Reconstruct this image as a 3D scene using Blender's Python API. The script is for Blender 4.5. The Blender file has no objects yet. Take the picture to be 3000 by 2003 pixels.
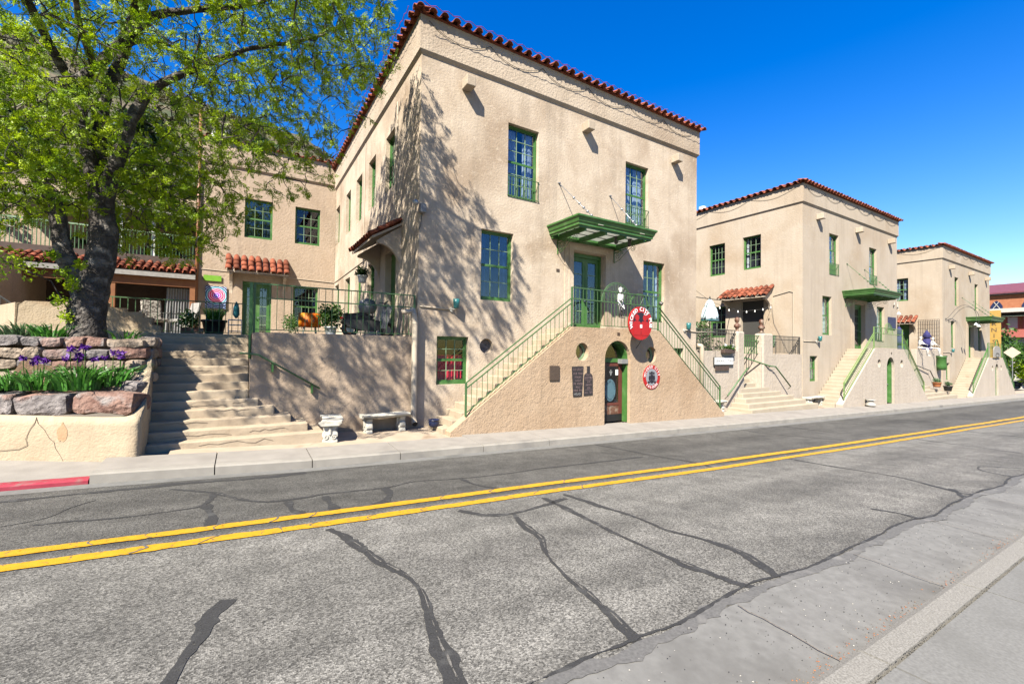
import bpy, math, random
import numpy as np
from mathutils import Vector, Matrix, noise
from mathutils.geometry import tessellate_polygon

random.seed(7); rng = np.random.default_rng(7)
scene = bpy.context.scene
COL = scene.collection
R = math.radians

# ------------------------------------------------------------------ camera
cam_d = bpy.data.cameras.new('camera'); cam = bpy.data.objects.new('camera', cam_d); COL.objects.link(cam)
cam_d.sensor_width = 36.0; cam_d.lens = 15.543; cam_d.clip_start = 0.05; cam_d.clip_end = 3000
yaw, pit, rol = R(31.637), R(1.1142), R(0.72446)
fwd = Vector((math.sin(yaw)*math.cos(pit), math.cos(yaw)*math.cos(pit), math.sin(pit)))
rgt = Vector((math.cos(yaw), -math.sin(yaw), 0)); upv = rgt.cross(fwd)
rr = math.cos(rol)*rgt + math.sin(rol)*upv; uu = -math.sin(rol)*rgt + math.cos(rol)*upv
cam.matrix_world = Matrix(((rr.x, uu.x, -fwd.x, 0), (rr.y, uu.y, -fwd.y, 0), (rr.z, uu.z, -fwd.z, 0), (0, 0, 0, 1)))
scene.camera = cam

# ------------------------------------------------------------------ sky, sun, exposure
SUN_DIR = Vector((-0.80, -0.59, 1.0)).normalized()          # towards the sun
world = bpy.data.worlds.new('World'); scene.world = world; world.use_nodes = True
wn, wl = world.node_tree.nodes, world.node_tree.links
wn.clear()
sky = wn.new('ShaderNodeTexSky'); sky.sky_type = 'NISHITA'; sky.sun_disc = False
sky.sun_elevation = math.asin(SUN_DIR.z); sky.sun_rotation = math.atan2(SUN_DIR.x, SUN_DIR.y)
sky.altitude = 0; sky.air_density = 1.5; sky.dust_density = 0.0; sky.ozone_density = 6.0
hs = wn.new('ShaderNodeHueSaturation'); hs.inputs['Hue'].default_value = .52; hs.inputs['Saturation'].default_value = 1.42; hs.inputs['Value'].default_value = 1.0
bg = wn.new('ShaderNodeBackground'); bg.inputs['Strength'].default_value = 0.053
wo = wn.new('ShaderNodeOutputWorld')
wl.new(sky.outputs[0], hs.inputs['Color']); wl.new(hs.outputs[0], bg.inputs[0]); wl.new(bg.outputs[0], wo.inputs[0])
sun_d = bpy.data.lights.new('sun', 'SUN'); sun_d.energy = 5.0; sun_d.angle = R(0.5); sun_d.color = (1.0, 0.93, 0.80)
sun = bpy.data.objects.new('sun', sun_d); COL.objects.link(sun)
sun.rotation_euler = (-SUN_DIR).to_track_quat('-Z', 'Y').to_euler(); sun.location = (-20, -20, 30)
vs = scene.view_settings
vs.view_transform = 'Standard'; vs.look = 'None'; vs.gamma = 1.0; vs.use_curve_mapping = False; vs.exposure = 2.03
scene.cycles.max_bounces = 8; scene.cycles.transparent_max_bounces = 16

# ------------------------------------------------------------------ helpers
class MB:
    def __init__(s): s.v = []; s.f = []
    def add(s, vs_, fs):
        o = len(s.v); s.v += [tuple(p) for p in vs_]; s.f += [tuple(i+o for i in f) for f in fs]; return s
    def box(s, x0, x1, y0, y1, z0, z1):
        return s.add([(x0,y0,z0),(x1,y0,z0),(x1,y1,z0),(x0,y1,z0),(x0,y0,z1),(x1,y0,z1),(x1,y1,z1),(x0,y1,z1)],
                     [(0,3,2,1),(4,5,6,7),(0,1,5,4),(1,2,6,5),(2,3,7,6),(3,0,4,7)])
    def obox(s, c, a, b, d):
        c, a, b, d = map(Vector, (c, a, b, d))
        vs_ = [c-a-b-d, c+a-b-d, c+a+b-d, c-a+b-d, c-a-b+d, c+a-b+d, c+a+b+d, c-a+b+d]
        return s.add(vs_, [(0,3,2,1),(4,5,6,7),(0,1,5,4),(1,2,6,5),(2,3,7,6),(3,0,4,7)])
    def bar(s, p, q, w, h=None):
        p, q = Vector(p), Vector(q); h = h or w; d = q-p
        if d.length < 1e-6: return s
        u = d.normalized(); ref = Vector((0,0,1)) if abs(u.z) < .95 else Vector((0,1,0))
        a = u.cross(ref).normalized(); b = a.cross(u)
        return s.obox((p+q)/2, d/2, a*w/2, b*h/2)
    def tube(s, pts, r, n=6, caps=True):
        pts = [Vector(p) for p in pts]; m = len(pts)
        rs = r if isinstance(r, (list, tuple)) else [r]*m
        o = len(s.v); prev = None
        for i, p in enumerate(pts):
            t = (pts[min(i+1, m-1)]-pts[max(i-1, 0)])
            t = t.normalized() if t.length > 1e-9 else Vector((0,0,1))
            if prev is None:
                ref = Vector((0,0,1)) if abs(t.z) < .9 else Vector((1,0,0)); a = t.cross(ref).normalized()
            else:
                a = (prev - t*prev.dot(t)); a = a.normalized() if a.length > 1e-6 else t.orthogonal().normalized()
            prev = a; b = t.cross(a)
            for k in range(n):
                an = 2*math.pi*k/n; s.v.append(tuple(p + (a*math.cos(an)+b*math.sin(an))*rs[i]))
        for i in range(m-1):
            for k in range(n):
                k2 = (k+1) % n
                s.f.append((o+i*n+k, o+i*n+k2, o+(i+1)*n+k2, o+(i+1)*n+k))
        if caps:
            s.f.append(tuple(o+k for k in range(n))[::-1]); s.f.append(tuple(o+(m-1)*n+k for k in range(n)))
        return s
    def lathe(s, prof, n=16, c=(0,0,0), wob=None):
        o = len(s.v); m = len(prof)
        for j, (r, z) in enumerate(prof):
            for k in range(n):
                an = 2*math.pi*k/n; q = r*(wob(an, j) if wob else 1)
                s.v.append((c[0]+q*math.cos(an), c[1]+q*math.sin(an), c[2]+z))
        for j in range(m-1):
            for k in range(n):
                k2 = (k+1) % n; s.f.append((o+j*n+k, o+j*n+k2, o+(j+1)*n+k2, o+(j+1)*n+k))
        s.f.append(tuple(o+k for k in range(n))[::-1]); s.f.append(tuple(o+(m-1)*n+k for k in range(n)))
        return s
    def slab(s, outer, holes, org, u, v, nrm, th, back=True):
        """polygon with holes in the (u,v) plane; front at org, thickness th away from nrm"""
        org, u, v, nrm = map(Vector, (org, u, v, nrm))
        loops = [outer] + list(holes)
        flat = [p for l in loops for p in l]
        tris = tessellate_polygon([[Vector((p[0], p[1], 0)) for p in l] for l in loops])
        P = [org + u*p[0] + v*p[1] for p in flat]; n = len(P); o = len(s.v)
        s.v += [tuple(p) for p in P] + [tuple(p - nrm*th) for p in P]
        for t in tris:
            a, b, c = t
            nn = (P[b]-P[a]).cross(P[c]-P[a])
            if nn.dot(nrm) < 0: a, c = c, a
            s.f.append((o+a, o+b, o+c))
            if back: s.f.append((o+n+c, o+n+b, o+n+a))
        k = 0
        for l in loops:
            m = len(l)
            for i in range(m):
                i2 = (i+1) % m; s.f.append((o+k+i, o+k+i2, o+n+k+i2, o+n+k+i))
            k += m
        return s
    def build(s, name, m, parent=None, smooth=False, kind=None, bevel=0, label=None, loc=None):
        me = bpy.data.meshes.new(name); me.from_pydata(s.v, [], s.f); me.validate(); me.update()
        return link(name, me, m, parent, smooth, kind, bevel, label, loc)
def link(name, me, m, parent=None, smooth=False, kind=None, bevel=0, label=None, loc=None, rot=None, scale=None):
    if m is not None and not me.materials: me.materials.append(m)
    if smooth and not me.get('sm'):
        me.polygons.foreach_set('use_smooth', [True]*len(me.polygons)); me['sm'] = 1
    o = bpy.data.objects.new(name, me); COL.objects.link(o)
    if parent is not None: o.parent = parent
    if loc is not None: o.location = loc
    if rot is not None: o.rotation_euler = rot
    if scale is not None: o.scale = scale
    if kind: o['kind'] = kind
    if label: o['label'] = label
    if bevel:
        b = o.modifiers.new('bevel', 'BEVEL'); b.width = bevel; b.segments = 2; b.limit_method = 'ANGLE'
    return o
def thing(name, label, cat, loc=(0,0,0), rz=0, group=None):
    o = bpy.data.objects.new(name, None); COL.objects.link(o); o.location = loc; o.rotation_euler = (0, 0, rz)
    o.empty_display_size = .2
    return tag(o, label, cat, group)
def tag(o, label, cat, group=None):
    o['label'] = label; o['category'] = cat
    if group: o['group'] = group
    return o
_cache = {}
def shared(key, fn):
    if key not in _cache:
        mb = fn(); me = bpy.data.meshes.new(key[0]); me.from_pydata(mb.v, [], mb.f); me.validate(); me.update(); _cache[key] = me
    return _cache[key]
def rect(x0, x1, z0, z1): return [(x0,z0),(x1,z0),(x1,z1),(x0,z1)]
def circ(cx, cz, rx, rz=None, n=24): rz = rz or rx; return [(cx+rx*math.cos(2*math.pi*k/n), cz+rz*math.sin(2*math.pi*k/n)) for k in range(n)]
def arch(x0, x1, z0, zs, n=12, hgt=None):
    r_ = (x1-x0)/2; c_ = (x0+x1)/2; h_ = hgt or r_
    return [(x0,z0),(x1,z0)] + [(c_+r_*math.cos(math.pi*k/n), zs+h_*math.sin(math.pi*k/n)) for k in range(n+1)]
FR = (Vector((1,0,0)), Vector((0,0,1)), Vector((0,-1,0)))          # front facing -y
def spiral(c, r0, turns, a0, ax, az, n=22, sgn=1):
    return [Vector(c) + (Vector(ax)*math.cos(a0+sgn*t*turns*2*math.pi) + Vector(az)*math.sin(a0+sgn*t*turns*2*math.pi))*(r0*(1-.8*t)) for t in [i/n for i in range(n+1)]]

# ------------------------------------------------------------------ materials
KA = 0.365
def PM(name, c1, c2=None, scale=6, rough=.8, bump=0, bscale=60, bdist=.01, metal=0, spec=.4, c3=None, s3=.5, t3=(.5,.68), coord='POS', rnd=0, detail=5, bump2=0, b2scale=8, contrast=(.3,.7), trans=None, streak=0):
    c1, c2, c3 = [tuple(q*KA for q in c) if c else c for c in (c1, c2, c3)]
    m = bpy.data.materials.new(name); m.use_nodes = True
    nt = m.node_tree; N, L = nt.nodes, nt.links; b = N['Principled BSDF']
    b.inputs['Roughness'].default_value = rough; b.inputs['Metallic'].default_value = metal
    b.inputs['Specular IOR Level'].default_value = spec
    if coord == 'POS': src = N.new('ShaderNodeNewGeometry').outputs['Position']
    else: src = N.new('ShaderNodeTexCoord').outputs['Object']
    def nz(sc, det=detail, dist=0):
        n = N.new('ShaderNodeTexNoise'); n.inputs['Scale'].default_value = sc; n.inputs['Detail'].default_value = det
        n.inputs['Distortion'].default_value = dist; L.new(src, n.inputs['Vector']); return n.outputs['Fac']
    def ramp(fac, a, bb, lo=.3, hi=.7):
        r_ = N.new('ShaderNodeValToRGB'); e = r_.color_ramp.elements
        e[0].position = lo; e[0].color = (*a, 1); e[1].position = hi; e[1].color = (*bb, 1); L.new(fac, r_.inputs['Fac']); return r_.outputs['Color']
    def mix(fac, a, bb, mode='MIX'):
        x = N.new('ShaderNodeMix'); x.data_type = 'RGBA'; x.blend_type = mode
        if isinstance(fac, float): x.inputs[0].default_value = fac
        else: L.new(fac, x.inputs[0])
        for i, q in ((6, a), (7, bb)):
            if isinstance(q, tuple): x.inputs[i].default_value = (*q, 1)
            else: L.new(q, x.inputs[i])
        return x.outputs[2]
    colr = ramp(nz(scale), c1, c2, *contrast) if c2 else None
    if colr is None:
        rgb = N.new('ShaderNodeRGB'); rgb.outputs[0].default_value = (*c1, 1); colr = rgb.outputs[0]
    if c3:
        mr = N.new('ShaderNodeMapRange'); mr.inputs['From Min'].default_value = t3[0]; mr.inputs['From Max'].default_value = t3[1]
        L.new(nz(s3, 6, .4), mr.inputs['Value']); colr = mix(mr.outputs[0], colr, c3)
    if streak:
        mp = N.new('ShaderNodeMapping'); mp.inputs['Scale'].default_value = (3.2, 3.2, .22); L.new(src, mp.inputs[0])
        n2 = N.new('ShaderNodeTexNoise'); n2.inputs['Scale'].default_value = 1.0; n2.inputs['Detail'].default_value = 6; n2.inputs['Roughness'].default_value = .65; L.new(mp.outputs[0], n2.inputs['Vector'])
        mr = N.new('ShaderNodeMapRange'); mr.inputs['From Min'].default_value = .50; mr.inputs['From Max'].default_value = .78; mr.inputs['To Max'].default_value = streak; L.new(n2.outputs['Fac'], mr.inputs['Value'])
        colr = mix(mr.outputs[0], colr, tuple(q*.55 for q in c1))
        n3 = nz(7, 6, .6); mr = N.new('ShaderNodeMapRange'); mr.inputs['From Min'].default_value = .56; mr.inputs['From Max'].default_value = .72; mr.inputs['To Max'].default_value = streak*.7; L.new(n3, mr.inputs['Value'])
        colr = mix(mr.outputs[0], colr, tuple(min(1, q*1.25) for q in c2))
    if rnd:
        oi = N.new('ShaderNodeObjectInfo'); mr = N.new('ShaderNodeMapRange')
        mr.inputs['To Min'].default_value = 1-rnd; mr.inputs['To Max'].default_value = 1+rnd; L.new(oi.outputs['Random'], mr.inputs['Value'])
        h = N.new('ShaderNodeHueSaturation'); L.new(mr.outputs[0], h.inputs['Value']); L.new(colr, h.inputs['Color']); colr = h.outputs[0]
    L.new(colr, b.inputs['Base Color'])
    if bump:
        bp = N.new('ShaderNodeBump'); bp.inputs['Strength'].default_value = bump; bp.inputs['Distance'].default_value = bdist
        L.new(nz(bscale, 4), bp.inputs['Height'])
        if bump2:
            bp2 = N.new('ShaderNodeBump'); bp2.inputs['Strength'].default_value = bump2; bp2.inputs['Distance'].default_value = .04
            L.new(nz(b2scale, 3), bp2.inputs['Height']); L.new(bp2.outputs[0], bp.inputs['Normal'])
        L.new(bp.outputs[0], b.inputs['Normal'])
    if trans:
        tb = N.new('ShaderNodeBsdfTranslucent'); L.new(colr, tb.inputs['Color'])
        mx = N.new('ShaderNodeMixShader'); mx.inputs[0].default_value = trans
        L.new(b.outputs[0], mx.inputs[1]); L.new(tb.outputs[0], mx.inputs[2]); L.new(mx.outputs[0], N['Material Output'].inputs['Surface'])
    m['nodes'] = 1
    return m
def glass_mat(name, tint, refl, rough=.02):
    m = bpy.data.materials.new(name); m.use_nodes = True; nt = m.node_tree; N, L = nt.nodes, nt.links; N.remove(N['Principled BSDF'])
    t = N.new('ShaderNodeBsdfTransparent'); t.inputs[0].default_value = (*tint, 1)
    g = N.new('ShaderNodeBsdfGlossy'); g.inputs['Roughness'].default_value = rough; g.inputs['Color'].default_value = (.95,.97,1,1)
    lw = N.new('ShaderNodeLayerWeight'); lw.inputs['Blend'].default_value = .5
    fr = N.new('ShaderNodeMath'); fr.operation = 'POWER'; fr.inputs[1].default_value = 4.0; L.new(lw.outputs['Facing'], fr.inputs[0])
    ma = N.new('ShaderNodeMath'); ma.operation = 'MULTIPLY_ADD'; ma.inputs[1].default_value = .9; ma.inputs[2].default_value = refl; ma.use_clamp = True
    L.new(fr.outputs[0], ma.inputs[0])
    gp = N.new('ShaderNodeNewGeometry'); nz = N.new('ShaderNodeTexNoise'); nz.inputs['Scale'].default_value = .8; nz.inputs['Detail'].default_value = 0; L.new(gp.outputs['Position'], nz.inputs['Vector'])
    bp = N.new('ShaderNodeBump'); bp.inputs['Strength'].default_value = .08; bp.inputs['Distance'].default_value = .05; L.new(nz.outputs['Fac'], bp.inputs['Height'])
    mx = N.new('ShaderNodeMixShader'); L.new(ma.outputs[0], mx.inputs[0]); L.new(t.outputs[0], mx.inputs[1]); L.new(g.outputs[0], mx.inputs[2])
    L.new(mx.outputs[0], N['Material Output'].inputs['Surface']); return m

M = {}
M['stucco1'] = PM('stucco1', (.745,.60,.45), (.88,.735,.575), 1.9, .92, .42, 62, .012, c3=(.52,.385,.265), s3=.6, t3=(.45,.72), bump2=.28, b2scale=17, streak=.55)
M['stucco2'] = PM('stucco2', (.64,.53,.405), (.71,.60,.475), 1.1, .92, .4, 45, .012, c3=(.54,.40,.265), s3=.4, t3=(.50,.80), bump2=.22, b2scale=15, streak=.4)
M['stucco3'] = PM('stucco3', (.62,.51,.385), (.69,.58,.45), 1.1, .92, .4, 45, .012, c3=(.52,.385,.255), s3=.36, t3=(.50,.80), bump2=.22, b2scale=15, streak=.4)
M['stairwall1'] = PM('stairwall1', (.64,.455,.295), (.71,.52,.35), 1.5, .92, .7, 30, .02, c3=(.58,.40,.25), s3=.6, bump2=.45, b2scale=9, streak=.4)
M['stairwall2'] = PM('stairwall2', (.68,.575,.465), (.745,.64,.525), 1.5, .92, .5, 36, .015, bump2=.5, b2scale=7, streak=.4)
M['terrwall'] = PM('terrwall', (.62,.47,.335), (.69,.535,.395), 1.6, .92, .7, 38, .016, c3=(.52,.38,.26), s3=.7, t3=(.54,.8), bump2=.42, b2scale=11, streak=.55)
M['band1'] = PM('band1', (.68,.55,.41), (.77,.635,.49), 1.2, .92, .55, 34, .014, c3=(.55,.42,.30), s3=.5, bump2=.5, b2scale=16, streak=.4)
M['cream'] = PM('cream', (.61,.48,.325), (.68,.55,.385), 2, .92, .55, 30, .018, c3=(.50,.33,.19), s3=1.3, t3=(.55,.75), bump2=.25, b2scale=9, streak=.4)
M['step'] = PM('step', (.60,.47,.33), (.72,.59,.43), 2.2, .9, .5, 50, .01, c3=(.36,.28,.2), s3=1.6, t3=(.56,.78), bump2=.4, b2scale=5)
M['step2'] = PM('step2', (.60,.50,.365), (.68,.58,.445), 2.0, .9, .4, 50, .01, c3=(.46,.35,.24), s3=1.2, t3=(.56,.8))
M['green'] = PM('green', (.065,.205,.042), (.095,.27,.06), 9, .45, .1, 80, .003, c3=(.15,.31,.10), s3=3)
M['railgreen'] = PM('railgreen', (.075,.19,.06), (.125,.25,.10), 12, .5)
M['limegreen'] = PM('limegreen', (.22,.38,.10), (.28,.44,.15), 12, .5)
M['muntin'] = PM('muntin', (.26,.42,.23), (.36,.50,.31), 12, .5)
M['teal'] = PM('teal', (.03,.21,.22), (.05,.27,.27), 12, .35)
M['tile'] = PM('tile', (.32,.085,.045), (.42,.135,.075), 5, .92, .5, 40, .006, c3=(.16,.05,.035), s3=3, rnd=.42, coord='OBJ', spec=.15)
M['tile_bright'] = PM('tile_bright', (.80,.235,.075), (.92,.34,.13), 5, .92, .5, 40, .006, c3=(1.0,.50,.24), s3=4, rnd=.42, coord='OBJ', spec=.15)
M['tile_pink'] = PM('tile_pink', (.78,.25,.16), (.88,.34,.23), 5, .92, .5, 40, .006, rnd=.42, coord='OBJ', spec=.15)
M['glass'] = glass_mat('glass', (.80,.86,.92), .075)
M['glass_dark'] = glass_mat('glass_dark', (.86,.88,.90), .035)
M['frost'] = PM('frost', (1.3,1.34,1.26), (1.45,1.5,1.42), 3, .5, trans=.55)
M['room_shade'] = PM('room_shade', (.022,.028,.045), (.03,.038,.06), 2, .9)  # near-black colour paints the darkness of unlit rooms
M['curtain_white'] = PM('curtain_white', (1.5,1.55,1.62), (1.62,1.66,1.7), 4, .9, trans=.3)
M['curtain_red'] = PM('curtain_red', (1.3,.015,.08), (1.5,.04,.12), 6, .9)
M['curtain_blue'] = PM('curtain_blue', (.02,.07,.20), (.03,.10,.27), 6, .9)
M['white'] = PM('white', (1.25,1.25,1.22), (1.4,1.4,1.37), 6, .6)
M['offwhite'] = PM('offwhite', (.70,.66,.58), (.78,.75,.68), 5, .7, c3=(.5,.45,.36), s3=5, t3=(.58,.75))
M['benchstone'] = PM('benchstone', (.74,.70,.60), (.90,.87,.77), 8, .9, .5, 60, .008, c3=(.40,.38,.33), s3=6, t3=(.52,.72))
M['pipe'] = PM('pipe', (.66,.55,.42), (.74,.63,.49), 4, .6)
M['dark'] = PM('dark', (.018,.018,.018), (.03,.03,.03), 8, .6)
M['black'] = PM('black', (.012,.012,.013), (.02,.02,.022), 8, .5)
M['chalk'] = PM('chalk', (.025,.02,.022), (.045,.035,.038), 10, .8)
M['chalktext'] = PM('chalktext', (.36,.25,.26), (.48,.34,.35), 30, .9)
M['chalkwhite'] = PM('chalkwhite', (.62,.62,.60), (.75,.75,.74), 30, .9)
M['bronze'] = PM('bronze', (.10,.065,.045), (.14,.095,.065), 20, .5, spec=.5)
M['wood'] = PM('wood', (.16,.065,.035), (.24,.105,.06), 7, .6, c3=(.38,.28,.21), s3=6, t3=(.5,.62))
M['woodred'] = PM('woodred', (.15,.04,.028), (.23,.065,.045), 6, .5)
M['orangewood'] = PM('orangewood', (.30,.10,.025), (.38,.145,.04), 5, .7)
M['brownwood'] = PM('brownwood', (.085,.05,.038), (.13,.08,.06), 6, .8)
M['greywood'] = PM('greywood', (.36,.34,.31), (.48,.46,.43), 9, .85)
M['signred'] = PM('signred', (.62,.012,.015), (.68,.02,.02), 9, .45)
M['signblack'] = PM('signblack', (.02,.016,.03), (.03,.022,.04), 9, .5)
M['signgrey'] = PM('signgrey', (.38,.40,.44), (.46,.48,.52), 20, .45)
M['signblue'] = PM('signblue', (.11,.22,.28), (.14,.26,.33), 20, .5)
M['grey'] = PM('grey', (.30,.30,.30), (.38,.38,.38), 9, .6)
M['steel'] = PM('steel', (.50,.52,.56), (.62,.64,.68), 20, .35, metal=.6)
M['iron'] = PM('iron', (.06,.06,.055), (.10,.095,.085), 20, .55)
M['copper'] = PM('copper', (.32,.12,.04), (.42,.17,.06), 8, .5)
M['terracotta'] = PM('terracotta', (.55,.18,.06), (.64,.24,.09), 8, .8)
M['bluepot'] = PM('bluepot', (.02,.03,.09), (.03,.045,.13), 8, .25)
M['canvas_blue'] = PM('canvas_blue', (.03,.028,.15), (.045,.042,.21), 7, .9)
M['canvas_white'] = PM('canvas_white', (.95,1.25,1.32), (1.2,1.4,1.42), 5, .9)
M['canvas_teal'] = PM('canvas_teal', (.03,.30,.36), (.05,.36,.42), 5, .9)
M['bone'] = PM('bone', (1.35,1.33,1.27), (1.45,1.43,1.38), 9, .6)
M['brick'] = PM('brick', (.46,.16,.07), (.56,.22,.10), 3, .9)
M['bark'] = PM('bark', (.05,.042,.038), (.15,.13,.115), 13, .95, 1.0, 18, .05, c3=(.42,.38,.34), s3=5, t3=(.52,.72), bump2=1.0, b2scale=9)
M['twig'] = PM('twig', (.045,.036,.03), (.12,.10,.085), 4, .95, c3=(.42,.39,.36), s3=2.2, t3=(.55,.63))
M['leaf'] = PM('leaf', (.34,.62,.010), (.82,1.08,.014), 2.4, .5, contrast=(.35,.65), trans=.5)
M['leafdark'] = PM('leafdark', (.035,.085,.014), (.075,.16,.022), 1.2, .5, contrast=(.35,.65), trans=.35)
M['leafmid'] = PM('leafmid', (.06,.16,.02), (.12,.27,.03), 3, .5, trans=.35)
M['iris'] = PM('iris', (.06,.27,.03), (.16,.46,.06), 7, .45, trans=.3)
M['irispale'] = PM('irispale', (.12,.24,.10), (.2,.34,.15), 7, .45, trans=.3)
M['purple'] = PM('purple', (.13,.015,.36), (.24,.04,.55), 9, .6, trans=.3)
M['soil'] = PM('soil', (.17,.10,.06), (.30,.19,.11), 9, .95, .8, 30, .03)
M['stone_a'] = PM('stone_a', (.13,.11,.108), (.40,.36,.35), 7, .95, .9, 16, .05, c3=(.50,.27,.20), s3=1.6, t3=(.56,.72), rnd=.15, bump2=.8, b2scale=6)
M['stone_b'] = PM('stone_b', (.24,.12,.09), (.50,.31,.245), 7, .95, .9, 16, .05, c3=(.48,.44,.42), s3=2.2, t3=(.52,.66), rnd=.15, bump2=.8, b2scale=6)
M['stone_c'] = PM('stone_c', (.32,.24,.175), (.56,.45,.35), 7, .95, .9, 16, .05, c3=(.38,.33,.31), s3=2.2, t3=(.52,.68), rnd=.15, bump2=.8, b2scale=6)
M['concrete'] = PM('concrete', (.40,.365,.325), (.49,.45,.40), 3, .9, .3, 90, .004, c3=(.32,.29,.255), s3=.9, t3=(.55,.8))
M['concrete_light'] = PM('concrete_light', (.40,.37,.325), (.50,.465,.41), 4, .9, .35, 90, .004, c3=(.25,.235,.22), s3=1.1, t3=(.56,.76))
M['aggregate'] = PM('aggregate', (.28,.265,.235), (.44,.42,.38), 110, .92, .4, 120, .004, contrast=(.38,.62), detail=2)
M['walk_near'] = PM('walk_near', (.235,.231,.217), (.322,.318,.30), 55, .9, .25, 120, .004, c3=(.22,.216,.20), s3=1.2, detail=3)
M['gutter'] = PM('gutter', (.235,.23,.218), (.31,.305,.29), 14, .88, .2, 90, .004, c3=(.165,.16,.15), s3=1.6, t3=(.5,.75))
M['apron'] = PM('apron', (.60,.47,.34), (.70,.57,.43), 3, .92, .4, 40, .01, c3=(.38,.27,.18), s3=1.3, t3=(.56,.72))
M['redcurb'] = PM('redcurb', (.46,.03,.065), (.56,.06,.10), 9, .6, c3=(.34,.20,.18), s3=5, t3=(.52,.68))
M['dirt'] = PM('dirt', (.20,.17,.14), (.34,.29,.24), 40, .95, .6, 60, .02)
M['yellow'] = PM('yellow', (.86,.44,.008), (.95,.53,.02), 14, .6, .3, 70, .006, c3=(.34,.25,.09), s3=19, t3=(.60,.68))
def worn(m, scale, thr, soft=.03):
    N, L = m.node_tree.nodes, m.node_tree.links; b = N['Principled BSDF']
    g = N.new('ShaderNodeNewGeometry'); n = N.new('ShaderNodeTexNoise'); n.inputs['Scale'].default_value = scale; n.inputs['Detail'].default_value = 4; n.inputs['Roughness'].default_value = .7; L.new(g.outputs['Position'], n.inputs['Vector'])
    mr = N.new('ShaderNodeMapRange'); mr.inputs['From Min'].default_value = thr-soft; mr.inputs['From Max'].default_value = thr+soft; L.new(n.outputs['Fac'], mr.inputs['Value'])
    t = N.new('ShaderNodeBsdfTransparent'); mx = N.new('ShaderNodeMixShader'); L.new(mr.outputs[0], mx.inputs[0]); L.new(b.outputs[0], mx.inputs[1]); L.new(t.outputs[0], mx.inputs[2]); L.new(mx.outputs[0], N['Material Output'].inputs['Surface']); return m
M['tar'] = worn(PM('tar', (.03,.03,.031), (.065,.065,.066), 110, .8, .5, 90, .006, c3=(.115,.115,.112), s3=7, t3=(.55,.72), detail=3), 34, .655, .05)
worn(M['yellow'], 22, .66, .03)
M['tarcore'] = PM('tarcore', (.12,.115,.105), (.32,.30,.27), 60, .9)
M['scrub'] = PM('scrub', (.07,.075,.025), (.16,.145,.055), .5, .8, trans=.2)
M['edgeseal'] = PM('edgeseal', (.15,.147,.143), (.23,.225,.218), 50, .85, .3, 70, .005, c3=(.30,.29,.275), s3=5, t3=(.55,.7))
M['crackdark'] = PM('crackdark', (.20,.15,.11), (.28,.21,.15), 9, .95)
# ------------------------------------------------------------------ ground profile
XK = np.array([-14,-1.6,1,2.7,4,8,16,32,60,110.])
ZY = np.array([-1.3,-1.79,-1.91,-1.985,-2.03,-2.21,-2.5,-3.02,-3.75,-4.9])
ZF = np.array([-1.55,-2.0,-2.13,-2.18,-2.215,-2.32,-2.52,-2.88,-3.47,-4.5])
ZN = np.array([-1.35,-1.66,-1.73,-1.785,-1.83,-1.96,-2.22,-2.74,-3.5,-4.7])
zi = lambda X, Z: float(np.interp(X, XK, Z))
def zroad(X, Y):
    zn, zy, zf = zi(X, ZN), zi(X, ZY), zi(X, ZF)
    if Y < 1.85: return zn - .03*(1.85-Y)
    if Y < 5.2: return zn + (zy-zn)*(Y-1.85)/3.35
    return zy + (zf-zy)*(Y-5.2)/3.4
def zwalk(X, Y):                       # far pavement and the apron behind it
    z = zi(X, ZF) + .15
    return z + .035*min(max(Y-8.66, 0), 1.2) + .01*max(Y-9.86, 0)
XS = sorted(set(list(np.arange(-14, 20, .5)) + list(np.arange(20, 112, 2.)) + list(XK)))
def loft(xs, ys, zf, mb=None):
    mb = mb or MB(); o = len(mb.v); n = len(ys)
    for x in xs:
        for y in ys: mb.v.append((x, y, zf(x, y)))
    for i in range(len(xs)-1):
        for j in range(n-1): mb.f.append((o+i*n+j, o+(i+1)*n+j, o+(i+1)*n+j+1, o+i*n+j+1))
    return mb
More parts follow.
